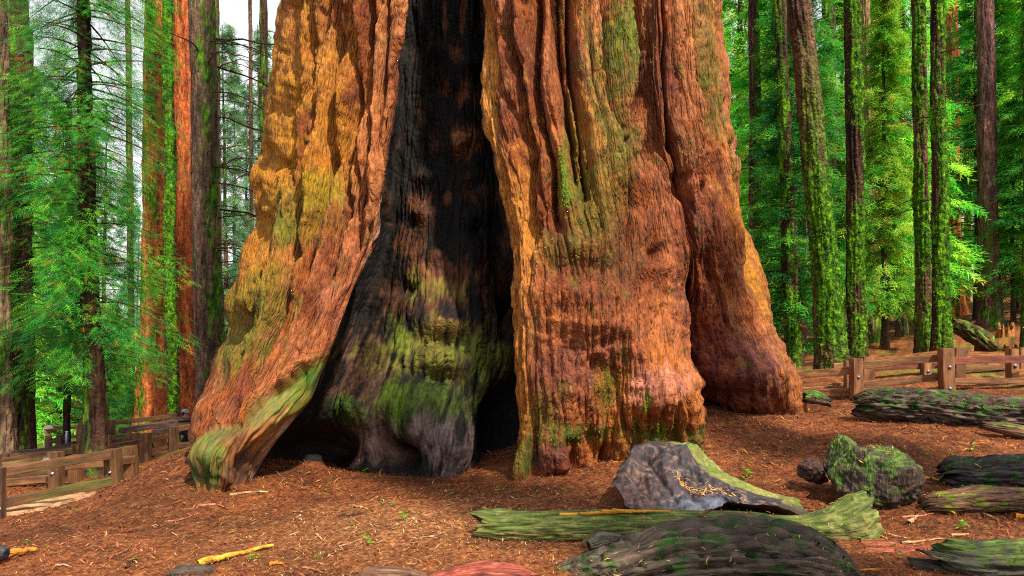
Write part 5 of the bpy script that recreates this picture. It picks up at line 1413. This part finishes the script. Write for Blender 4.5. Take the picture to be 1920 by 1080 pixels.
logpx('bark_slab', 'long reddish slab of bark lying flat, right of the grooved log', [(1622,1026,1040,6.3),(1660,1028,1046,6.25),(1720,1026,1046,6.25),(1772,1024,1038,6.3)], 314, REDW, groove=.18, gfreq=5, n=80, seg=40, asp=1.6)
logpx('bark_slab', 'shorter pinkish slab of bark just behind the long reddish slab', [(1614,1012,1024,6.55),(1650,1012,1028,6.5),(1694,1018,1030,6.5)], 315, (srgb(176, 100, 74), srgb(120, 64, 48), srgb(200, 140, 110)), groove=.14, gfreq=5, n=60, seg=36, asp=1.5)
logpx('root_log', 'low green streaked root beside the left burl of the giant sequoia', [(296,872,884,13.2),(320,868,882,13.0),(345,866,880,12.8),(372,864,878,12.6)], 316, OLIVE, groove=.15, gfreq=5, moss=.5, n=60, seg=36)
logpx('fallen_snag', 'dark tilted rotten log leaning on the hillside, above the right fence', [(1790,598,622,19.0),(1812,604,634,18.8),(1836,618,652,18.6),(1862,640,668,18.4),(1888,658,680,18.2)], 317, (srgb(70, 50, 30), srgb(44, 32, 24), srgb(150, 100, 40)), groove=.25, gfreq=6, lump=.2, moss=.2, jag=(.4, .2), taper=(.3, .2), n=90, seg=48)
logpx('far_log', 'dark log lying on the ground between the posts of the right fence', [(1640,690,708,17.0),(1690,690,706,17.0),(1712,692,704,17.0)], 318, DARKW, groove=.2, gfreq=6, moss=.2, n=60, seg=36)
logpx('far_log', 'dark log lying high on the hillside at the picture edge', [(1880,602,612,28.0),(1930,592,606,28.0),(2000,586,602,28.0)], 319, DARKW, groove=.2, gfreq=6, moss=.2, n=60, seg=30)

# jagged orange stumps on the hillside
def jag_stump(label, px, top, bot, wpx, d, seed):
    b_ = at(px, bot, d); g = gz(b_[0], b_[1]) - .1
    H = at(px, top, d)[2] - g; r = pxm(wpx, d) / 2
    th_ = np.linspace(0, 2 * pi, 60, endpoint=False); t_ = np.linspace(0, 1, 24)
    X, Y = np.cos(th_)[None], np.sin(th_)[None]
    edge = .45 + .55 * np.abs(noise(X * 2.6 + seed, Y * 2.6, 0, seed)) * 1.8 + .18 * noise(X * 8, Y * 8, 0, seed + 1)
    z = g + H * np.clip(edge, .15, 1.05) * t_[:, None]
    rr = r * (1.25 - .45 * t_[:, None] + .16 * noise(X * 5 + seed, Y * 5, t_[:, None] * .5, seed + 2))
    V = np.stack([b_[0] + rr * X, b_[1] + rr * Y, z], -1)
    Vi = np.stack([b_[0] + rr * .72 * X, b_[1] + rr * .72 * Y, z - .02 * H], -1)[::-1]
    V = np.concatenate([V, Vi[:20]])
    c = mixc(np.broadcast_to(srgb(158, 100, 40), V.shape), srgb(96, 56, 28), sstep(-.2, .5, noise(V[..., 0] * 14, V[..., 1] * 14, V[..., 2] * 2, seed)))
    tag(mk('broken_stump', V, grid_faces(len(V), 60, True), M_LOG, c, V), label, 'stump')
jag_stump('jagged orange stump of rotten wood under the tilted rotten log', 1843, 632, 672, 30, 18.8, 401)
jag_stump('jagged golden stump at the picture edge, behind the right fence post', 1893, 646, 676, 44, 17.4, 402)
jag_stump('crumbled orange stump on the far hillside near the purplish trunk', 1886, 606, 640, 30, 24.0, 403)

# boulder like mossy stump, dark knot beside it
def lump_wood(name, label, cx, cy, d, w, h, dep, seed, cols, moss, amp, mcols, cat, power=1.0, squash=.0, litter=0):
    nu, nv = 150, 100
    U_, Vv = np.meshgrid(np.linspace(0, 2 * pi, nu, endpoint=False), np.linspace(.01, pi - .01, nv))
    D3 = np.stack([np.cos(U_) * np.sin(Vv), np.sin(U_) * np.sin(Vv), np.cos(Vv)], -1)
    a, b, c = D3[..., 0], D3[..., 1], D3[..., 2]
    wv = .35 * fbm(a * 2 + seed, b * 2, c * 2, 2, seed + 12)
    rid = lambda k, f, s2: .5 - np.abs(noise((a + wv) * f + seed, (b + wv) * f, (c - wv) * f * .8, s2)) * 1.8
    rg = np.random.default_rng(seed)
    pn = rg.normal(0, 1, (26, 3)); pn /= np.linalg.norm(pn, axis=1, keepdims=True)
    ph_ = rg.uniform(.72, 1.0, 26)
    jit = np.stack([noise(a * 2.2 + k * 5, b * 2.2, c * 2.2, seed + 40 + k) for k in range(3)], -1) * .09
    dt = np.einsum('ijk,lk->ijl', D3 + jit, pn)
    rr0 = np.where(dt > .08, ph_ / np.maximum(dt, .08), 9.0)
    r = np.minimum(rr0.min(-1), 1.25)
    r = r + amp * (.5 * fbm(a * 1.3 + seed, b * 1.3, c * 1.3, 2, seed) + .26 * rid(0, 3.2, seed + 2) + .08 * rid(0, 7, seed + 3) + .07 * noise(a * 20 , b * 20, c * 7, seed + 4)) - .05 * amp * 4 * np.exp(-(np.abs(noise((a + wv) * 1.6 + 9, (b + wv) * 1.6, c * 1.2 + 4, seed + 19)) / .05) ** 2)
    c0 = at(cx, cy, d)
    V = c0 + D3 * r[..., None] * [pxm(w, d) / 2, dep / 2, pxm(h, d) / 2]
    nn, nf_ = fbm(a * 3, b * 3, c * 3 + seed, 4, seed + 4), fbm(a * 9, b * 9, c * 9 + seed, 3, seed + 5)
    col = mixc(np.broadcast_to(cols[0], V.shape), cols[1], sstep(-.2, .5, nn)); col = mixc(col, cols[2], sstep(.15, .7, nf_) * .8)
    mm = sstep(.55 - moss * .6, .85 - moss * .6, c * .35 + nn * .6 + .25)
    col = mixc(col, mixc(np.broadcast_to(mcols[0], V.shape), mcols[1], sstep(-.3, .5, nf_)), mm * .92)
    o = mk(name, V, grid_faces(nv, nu, True), M_LOG, col, V * 1.0)
    tag(o, label, cat)
    if litter:
        top = (D3[..., 2] > .5).ravel()
        LITTER_SPOTS.append((V.reshape(-1, 3)[top], D3.reshape(-1, 3)[top], litter))
    return o
lump_wood('mossy_stump', 'large rounded stump like a boulder, cloaked in dark green moss', 1642, 902, 7.9, 176, 160, .9, 531, (srgb(60, 48, 42), srgb(38, 31, 29), srgb(94, 76, 64)), .5, .22, (srgb(44, 70, 22), srgb(88, 112, 42)), 'stump', litter=160)
lump_wood('mossy_chunk', 'mossy upright chunk pressed against the rear of the large rounded stump', 1578, 868, 8.25, 56, 84, .4, 502, DARKW, .5, .25, (srgb(58, 88, 26), srgb(96, 124, 42)), 'wood chunk')
lump_wood('dark_knot', 'bare dark brown knot of wood left of the large rounded stump', 1522, 884, 8.4, 50, 48, .36, 503, (srgb(70, 46, 42), srgb(44, 30, 30), srgb(104, 72, 64)), -.5, .22, (MOSS_A, MOSS_B), 'wood knot')

# the big slab of root wood: broad dark face, pale green sawn rim
def root_slab():
    face = [(1148,905,7.75),(1160,884,7.9),(1180,855,8.1),(1196,834,8.22),(1225,830,8.26),(1262,833,8.26),(1284,833,8.26),(1300,858,8.14),(1318,880,8.02),(1342,896,7.95),(1372,910,7.87),(1405,922,7.79),(1440,932,7.7),(1470,938,7.62),(1450,946,7.5),(1410,946,7.5),(1370,942,7.54),(1345,950,7.48),(1310,960,7.4),(1260,962,7.38),(1215,960,7.4),(1180,952,7.46),(1165,930,7.58)]
    rim = {5:(1274,830,8.32),6:(1303,832,8.34),7:(1322,850,8.3),8:(1344,872,8.2),9:(1372,892,8.12),10:(1404,906,8.04),11:(1438,920,7.95),12:(1474,930,7.86),13:(1502,938,7.76),14:(1520,972,7.46)}
    A_, B_ = [], []
    for i_, p in enumerate(face):
        a = at(*p); A_.append(a)
        B_.append(at(*rim[i_]) if i_ in rim else a + np.array([0.05, .30, -.02]) + (np.array([0, .1, -.12]) if p[1] > 940 else 0))
    m_ = 220
    kk_ = np.arange(len(face) + 1)
    cl = lambda L: pchip(kk_, np.array(L + [L[0]]).T, np.linspace(0, len(face), m_, endpoint=False)).T
    Ao, Bo = cl(A_), cl(B_)
    kq = np.linspace(0, len(face), m_, endpoint=False)
    wo = .035 * fbm(kq * 1.1, 0 * kq, 3, 3, 610) + .014 * noise(kq * 5, 0 * kq, 1, 611)
    rad0 = Ao - Ao.mean(0); rad0 /= np.linalg.norm(rad0, axis=1, keepdims=True)
    Ao = Ao + rad0 * wo[:, None]; Bo = Bo + rad0 * wo[:, None]
    c0 = at(1275, 905, 7.72) + np.array([0, .02, 0])
    t_ = np.linspace(0.02, 1, 60)[:, None, None]
    FV = c0 + (Ao[None] - c0) * t_
    pxv, pyv = 960 + FV[..., 0] / FV[..., 1] * F, HY - (FV[..., 2] - CZ) / FV[..., 1] * F
    inner = 1 - t_[..., 0] ** 6
    x_, z_ = FV[..., 0], FV[..., 2]
    dsp = .10 * fbm(x_ * 2.6, z_ * 3.2, 1, 4, 601) + .05 * (np.abs(noise(x_ * 3 + z_ * 2, z_ * 1.2, 7, 608)) * 2 - .4) - .03 * np.exp(-(np.abs(noise(x_ * 5 + .5 * z_, z_ * 1.6, 4, 609)) / .07) ** 2) + .03 * (np.abs(noise(x_ * 7 + .6 * noise(z_ * 5, x_ * 2, 0, 602), z_ * 3.5, 2, 603)) * 2 - .5) + .012 * noise(x_ * 26, z_ * 18, 0, 604)
    dsp += -.08 * np.exp(-((pxv - 1220) / 16) ** 2 - ((pyv - 856) / 12) ** 2) - .09 * np.exp(-((pxv - 1330) / 60) ** 2 - ((pyv - 915) / 18) ** 2) + .05 * np.exp(-((pxv - 1250) / 40) ** 2 - ((pyv - 850) / 20) ** 2)
    FV = FV + np.array([0, -.75, .66]) * (dsp * inner)[..., None]
    s_ = np.linspace(0, 1, 14)[1:, None, None]
    EV = Ao[None] + (Bo[None] - Ao[None]) * s_
    ed = np.broadcast_to(np.linspace(0, 1, 14)[1:, None], EV.shape[:2])
    EV = EV + np.array([.2, 0, .9]) * (.02 * fbm(EV[..., 0] * 9, EV[..., 1] * 12, EV[..., 2] * 9, 3, 605) * np.sin(pi * ed))[..., None]
    BV = Bo.mean(0)[None, None] + (Bo[None] - Bo.mean(0)) * np.linspace(.9, .02, 8)[:, None, None]
    V = np.concatenate([FV, EV, BV])
    nn = fbm(V[..., 0] * 4, V[..., 1] * 4, V[..., 2] * 4, 4, 606); nf_ = fbm(V[..., 0] * 16, V[..., 1] * 16, V[..., 2] * 16, 3, 607)
    c = mixc(np.broadcast_to(srgb(54, 46, 52), V.shape), srgb(33, 30, 38), sstep(-.3, .5, nn))
    c = mixc(c, srgb(116, 92, 82), sstep(.1, .7, nf_ + .4 * nn) * .7)
    n1_ = len(FV)
    lowr = np.exp(-((pxv - 1320) / 60) ** 2 - ((pyv - 945) / 16) ** 2)
    c[:n1_] = mixc(c[:n1_], srgb(84, 90, 108), np.clip(lowr * (.8 + nf_[:n1_]), 0, .9))
    brown = np.exp(-((pxv - 1190) / 50) ** 2 - ((pyv - 910) / 50) ** 2)
    c[:n1_] = mixc(c[:n1_], srgb(112, 84, 76), np.clip(brown * (.5 + nf_[:n1_]), 0, .7))
    rimc = mixc(np.broadcast_to(srgb(112, 112, 54), EV.shape), srgb(84, 100, 36), sstep(-.2, .4, nn[n1_:n1_ + 13])); rimc = mixc(rimc, srgb(136, 124, 74), sstep(.1, .6, nf_[n1_:n1_ + 13]) * .7)
    k_ = np.linspace(0, len(face), m_, endpoint=False)
    wr = (sstep(4.2, 5.4, k_) * (1 - sstep(13.0, 13.8, k_)))[None, :, None]
    dk = np.broadcast_to(srgb(52, 38, 36), EV.shape)
    c[n1_:n1_ + 13] = rimc * wr + dk * (1 - wr)
    c[n1_ + 13:] = srgb(60, 50, 40)
    o = mk('root_slab', V, grid_faces(len(V), m_, True), M_STONE, c, V)
    tag(o, 'big tilted slab of dark grey wood with a pale green rim and needles on its face', 'wood slab')
    sel = np.exp(-(((pxv - 1330) * .8 + (pyv - 912) * .6) / 75) ** 2 - ((-(pxv - 1330) * .33 + (pyv - 915) * .95) / 9) ** 2) > .35
    nv_ = np.broadcast_to(np.array([0, -.75, .66]), FV.shape)
    LITTER_SPOTS.append((FV[sel], nv_[sel], 230))
root_slab()

# ------------------------------------------------------------------ needles, chips, twigs, seedlings
def slivers(pos, nrm, az, L, W, cols, lift, seed):
    n = len(pos)
    r = np.random.default_rng(seed)
    d1 = np.stack([np.cos(az), np.sin(az), np.zeros(n)], -1)
    d1 -= nrm * (d1 * nrm).sum(1, keepdims=True); d1 /= np.maximum(np.linalg.norm(d1, axis=1, keepdims=True), 1e-6)
    d1 += nrm * r.normal(0, .22, (n, 1))
    d2 = np.cross(nrm, d1)
    p = pos + nrm * lift[:, None]
    a = p - d1 * L[:, None] / 2; b = p + d1 * L[:, None] / 2
    w = d2 * W[:, None] / 2
    mid = nrm * (L * r.uniform(-.08, .14, n))[:, None] + d2 * (L * r.normal(0, .08, n))[:, None]
    V = np.stack([a - w * .6, a + w * .6, p + mid + w, p + mid - w, b], 1)
    i = np.arange(n)[:, None] * 5
    return V.reshape(-1, 3), np.concatenate([i + [[0, 3, 2]], i + [[0, 2, 1]], i + [[3, 4, 2]]]), np.repeat(cols[:, None], 5, 1).reshape(-1, 3)

r = np.random.default_rng(77)
N1 = 110000
rr_ = np.exp(r.uniform(np.log(4.3), np.log(16), N1)); aa_ = np.radians(r.uniform(-41, 41, N1))
gx, gy = rr_ * np.sin(aa_), rr_ * np.cos(aa_)
gz_ = ground(gx, gy)
e_ = .05
nrm = np.stack([-(ground_smooth(gx + e_, gy) - ground_smooth(gx - e_, gy)) / (2 * e_), -(ground_smooth(gx, gy + e_) - ground_smooth(gx, gy - e_)) / (2 * e_), np.ones(N1)], -1)
nrm /= np.linalg.norm(nrm, axis=1, keepdims=True)
PAL = np.array([srgb(150, 76, 40), srgb(176, 96, 50), srgb(196, 128, 70), srgb(112, 56, 34), srgb(84, 44, 30), srgb(206, 156, 96), srgb(190, 110, 78), srgb(60, 38, 30), srgb(208, 150, 50)])
pw = np.array([.22, .2, .13, .15, .1, .06, .07, .05, .02])
ci = r.choice(len(PAL), N1, p=pw)
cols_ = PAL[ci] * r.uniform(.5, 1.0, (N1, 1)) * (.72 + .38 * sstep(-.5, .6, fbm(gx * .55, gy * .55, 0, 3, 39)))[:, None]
pl_ = np.exp(-((gx + 1.0) / 2.1) ** 2 - ((gy - 7.0) / 1.5) ** 2)  # pale chips, more of them here to paint in the sunlit patch
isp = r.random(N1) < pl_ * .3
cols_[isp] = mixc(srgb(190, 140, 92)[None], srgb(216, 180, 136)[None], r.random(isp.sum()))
L_n = r.gamma(2.2, .011, N1) + .014; L_n *= np.clip(rr_ / 7, .8, 1.7)
W_n = L_n * r.uniform(.06, .18, N1)
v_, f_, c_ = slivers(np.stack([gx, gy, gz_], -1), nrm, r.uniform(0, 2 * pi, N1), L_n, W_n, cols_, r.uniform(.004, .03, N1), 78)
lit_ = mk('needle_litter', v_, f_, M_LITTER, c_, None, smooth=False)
tag(lit_, 'carpet of red brown needles, bark chips and pale splinters over the forest floor', 'needle litter', kind='stuff')
# needles caught on logs and the slab
vv, ff, cc_, off = [], [], [], 0
for (pp, nn, cnt_) in LITTER_SPOTS:
    k = r.integers(0, len(pp), cnt_)
    L2 = r.gamma(2.0, .008, cnt_) + .010
    a_, b_, c2 = slivers(pp[k] + r.normal(0, .006, (cnt_, 3)), nn[k], r.uniform(0, 6.28, cnt_), L2, L2 * r.uniform(.08, .2, cnt_), PAL[r.choice([1, 2, 5, 6, 8], cnt_)] * r.uniform(.8, 1.1, (cnt_, 1)), r.uniform(.004, .02, cnt_), 79)
    vv.append(a_); ff.append(b_ + off); cc_.append(c2); off += len(a_)
o = mk('caught_needles', np.concatenate(vv), np.concatenate(ff), M_LITTER, np.concatenate(cc_), None, smooth=False)
tag(o, 'loose golden needles caught on the logs, the slab and the mossy stump', 'needle litter', kind='stuff')

def twig(label, pts, th, col, seed, cat='twig', name='twig', group=None, fork=None):
    P_ = [gpt(x, y) for x, y in pts]
    d_ = P_[0][1]
    rad_ = pxm(th, d_) / 2
    k = np.linspace(0, 1, len(P_)); s = np.linspace(0, 1, 14)
    cen = pchip(k, np.array(P_).T, s).T if len(P_) > 2 else P_[0] + (P_[1] - P_[0]) * s[:, None]
    rg = np.random.default_rng(seed)
    cen[:, 0] += rad_ * 1.2 * noise(s * 4, seed, 0, seed); cen[:, 2] += rad_ * (.75 + .9 * np.abs(noise(s * 3, seed, 5, seed)))
    V, Fc = tubes([cen], [rad_ * (1 - .6 * s) * (1 + .2 * noise(s * 9, seed, 9, seed))], 7)
    if fork:
        q_ = gpt(*fork); c0 = cen[6]
        e = c0 + (q_ + [0, 0, rad_] - c0) * np.linspace(0, 1, 8)[:, None]
        V2, F2 = tubes([e], [rad_ * .6 * np.linspace(1, .4, 8)], 6)
        Fc = np.concatenate([Fc, F2 + len(V)]); V = np.concatenate([V, V2])
    n_ = noise(V[:, 0] * 20, V[:, 1] * 20, V[:, 2] * 20, seed)
    c = mixc(np.broadcast_to(col, V.shape), col * .55, sstep(-.2, .5, n_))
    fl = np.stack([V[:, 2], V[:, 1], V[:, 0]], -1)
    return tag(mk(name, V, Fc, M_LOG, c, fl), label, cat, group)
YEL, ORG, TAN, PINKW, DK = srgb(206, 156, 50), srgb(196, 120, 36), srgb(190, 146, 104), srgb(176, 112, 88), srgb(70, 46, 38)
twig('yellow peeled branch lying beside the dark charred chunk', [(372,1064),(430,1050),(512,1030)], 15, YEL, 1, 'branch', 'fallen_branch')
twig('thick orange branch at the picture edge, below the dark stone', [(-10,1056),(30,1048),(66,1038)], 21, ORG, 2, 'branch', 'fallen_branch')
for k, (lb, pts, th, col) in enumerate([
 ('pinkish curved stick on the needles in front of the left burl', [(370,952),(400,948),(432,958)], 5, PINKW), ('tan stick touching the foot of the left burl', [(430,931),(465,927),(502,925)], 6, TAN), ('thin brown twig on the slope below the near fence', [(308,981),(340,976),(372,966)], 4, PINKW),
 ('long thin dark twig on the open ground below the near fence', [(200,1050),(228,1042),(256,1024)], 4, DK), ('short pale stick in front of the burnt hollow', [(658,951),(676,953),(690,959)], 5, TAN), ('short pale stick on the light patch of ground', [(592,1004),(600,1010),(607,1017)], 5, TAN),
 ('pinkish stick at the bottom edge between the branch and the brown stub', [(566,1066),(585,1070),(606,1077)], 5, PINKW), ('long slanting tan twig across the light patch of ground', [(634,1028),(660,1020),(684,1010)], 3.5, TAN), ('dark bark flake on the light patch of ground', [(636,972),(660,968),(688,962)], 6, DK),
 ('dark forked twig near the thin dark twig on the open ground', [(236,1070),(246,1060),(256,1052)], 7, DK), ('orange stub of a stick near the yellow peeled branch', [(504,1064),(518,1060),(532,1062)], 9, ORG), ('small grey stick left of the yellow peeled branch', [(104,1066),(118,1064),(134,1068)], 6, TAN),
 ('pale bent branch at the foot of the smooth brown split log', [(1784,968),(1806,958),(1822,962)], 9, YEL), ('long tan branch lying in front of the smooth brown split log', [(1806,966),(1840,968),(1874,978)], 7, TAN), ('orange chunk of wood at the picture edge, below the split log', [(1900,974),(1915,976),(1940,978)], 16, ORG),
 ('thick tan stick standing out from the needles before the mossy stump', [(1704,986),(1712,980),(1720,972)], 10, TAN), ('slim yellow stick near the long reddish slab', [(1640,1006),(1652,1010),(1664,1016)], 6, YEL), ('long brown twig right of the mossy stump', [(1690,974),(1720,972),(1752,966)], 5, PINKW),
 ('pale stick lying close to the short pinkish slab', [(1646,1002),(1672,1008),(1700,1012)], 6, TAN), ('straight tan stick above the grey broken log', [(1784,1008),(1800,1006),(1816,1004)], 7, TAN), ('yellow curved stick between the mossy stump and the dark crumbling log', [(1728,902),(1748,900),(1772,912)], 7, YEL),
 ('thin reddish twig under the mossy stump', [(1586,944),(1604,948),(1618,952)], 4, PINKW), ('long orange twig at the bottom edge right of the grooved log', [(1610,1072),(1640,1070),(1676,1072)], 5, ORG), ('brown twig fallen along the bark slab', [(1690,1022),(1730,1018),(1768,1014)], 6, TAN),
 ('dark sliver of bark on the slope behind the root slab', [(1430,872),(1440,871),(1450,873)], 4, DK), ('tan twig behind the reddish bare log', [(790,1012),(812,1008),(836,1002)], 4, TAN), ('short pinkish chip on the light patch left of the long green log', [(774,976),(780,982),(778,990)], 7, TAN),
 ('small pinkish piece standing before the root slab', [(1288,958),(1290,952),(1292,946)], 7, PINKW)]):
    twig(lb, pts, th, col, 20 + k)

# small bright seedlings, each a whorl of thin leaves on a stem
def seedling_mesh(seed, big):
    rg = np.random.default_rng(seed)
    V, c = [], []
    for k in range(11 if big else 7):
        a = k * 2.4 + rg.normal(0, .2); ln = rg.uniform(.03, .055); el = rg.uniform(.1, .8)
        z0 = .012 + .018 * (k % 3)
        d_ = np.array([cos(a) * cos(el), sin(a) * cos(el), sin(el)]); s_ = np.array([-sin(a), cos(a), 0]) * ln * .22
        b_ = np.array([0, 0, z0]); m_ = b_ + d_ * ln * .55; t_ = b_ + d_ * ln - [0, 0, ln * .2]
        V += [b_, m_ + s_, t_, b_, t_, m_ - s_]
        cc = mixc(srgb(70, 138, 16), srgb(120, 178, 36), rg.random())
        c += [cc] * 6
    V += [[-.003, 0, 0], [.003, 0, 0], [0, 0, .05]]; c += [srgb(110, 150, 40)] * 3
    return np.array(V), np.array(c)
sd = []
for k in range(3):
    v_, c_ = seedling_mesh(900 + k, k == 0)
    me_o = mk('seedling', v_, np.arange(len(v_)).reshape(-1, 3), M_MOSS, c_, None, origin=(0, 0, 0), smooth=False)
    sd.append(me_o)
spots = [(686,887,1),(846,928,1),(932,923,1),(758,978,2),(690,1022,2.2),(596,1050,1.2),(470,1052,1.3),(484,1048,.9),(716,948,.8),(612,925,.8),(780,965,.8),(1008,925,.9),(1060,925,.9),(1395,884,1),(1402,868,.8),(1408,825,.8),(1432,858,.7),(1470,868,.7),(1394,902,.8),
         (1570,952,1),(1616,1014,1.2),(1804,994,2),(1849,994,.8),(1688,1047,1.4),(1760,897,1),(1822,848,1.8),(1740,858,.8),(1786,858,.8),(1672,838,.6),(1540,905,.8),(1500,830,.7),(1590,742,.8),(1750,806,.8),(286,846,.9),(388,918,1),(1152,822,.8),(1404,896,1.6),
         (52,1020,.9),(88,1026,.7),(252,1052,.8),(510,998,.7),(736,950,.9),(362,922,.7),(130,962,.8),(146,960,.9),(660,985,.7)]
SEED_AT = [(686,887,'at the foot of the burnt hollow'), (860,928,'in front of the mossy scar wall'), (758,970,'above the light patch of ground'), (690,1022,'on the light patch of ground'), (590,1050,'right of the yellow peeled branch'), (470,1050,'beside the yellow peeled branch'), (1030,925,'behind the left end of the long green log'),
           (1400,870,'behind the root slab'), (1408,825,'in the open behind the root slab'), (1470,862,'between the root slab and the dark knot'), (1570,952,'before the mossy stump'), (1616,1014,'by the raised end of the long green log'), (1804,994,'below the smooth brown split log'), (1688,1047,'by the long reddish bark slab'),
           (1760,897,'between the mossy stump and the crumbling log'), (1822,848,'above the crumbling log'), (1745,858,'behind the mossy stump'), (1590,742,'by the right fence post'), (1750,806,'below the thick bark log'), (286,846,'by the middle left fence'), (388,918,'at the left burl'), (1152,822,'at the mossy toes of the giant foot'),
           (70,1022,'near the dark stone'), (252,1052,'near the dark forked twig'), (510,998,'between the sticks in front of the left burl'), (138,962,'by the edge of the sandy path'), (362,922,'on the slope left of the burl')]
for k, (px, py, s_) in enumerate(spots):
    o = sd[k % 3] if k < 3 else sd[k % 3].copy()
    if k >= 3:
        COLL.objects.link(o)
    p = gpt(px, py)
    o.location = tuple(p)
    o.rotation_euler = (0, 0, k * 1.3)
    s2 = s_ * .9 * p[1] / 8
    o.scale = (s2, s2, s2)
    near_a = min(SEED_AT, key=lambda q_: (q_[0] - px) ** 2 + (q_[1] - py) ** 2)
    tag(o, ('tiny' if s_ < 1.15 else 'larger') + ' bright green seedling in the needles ' + near_a[2], 'seedling', 'seedlings sprouting from the forest floor')
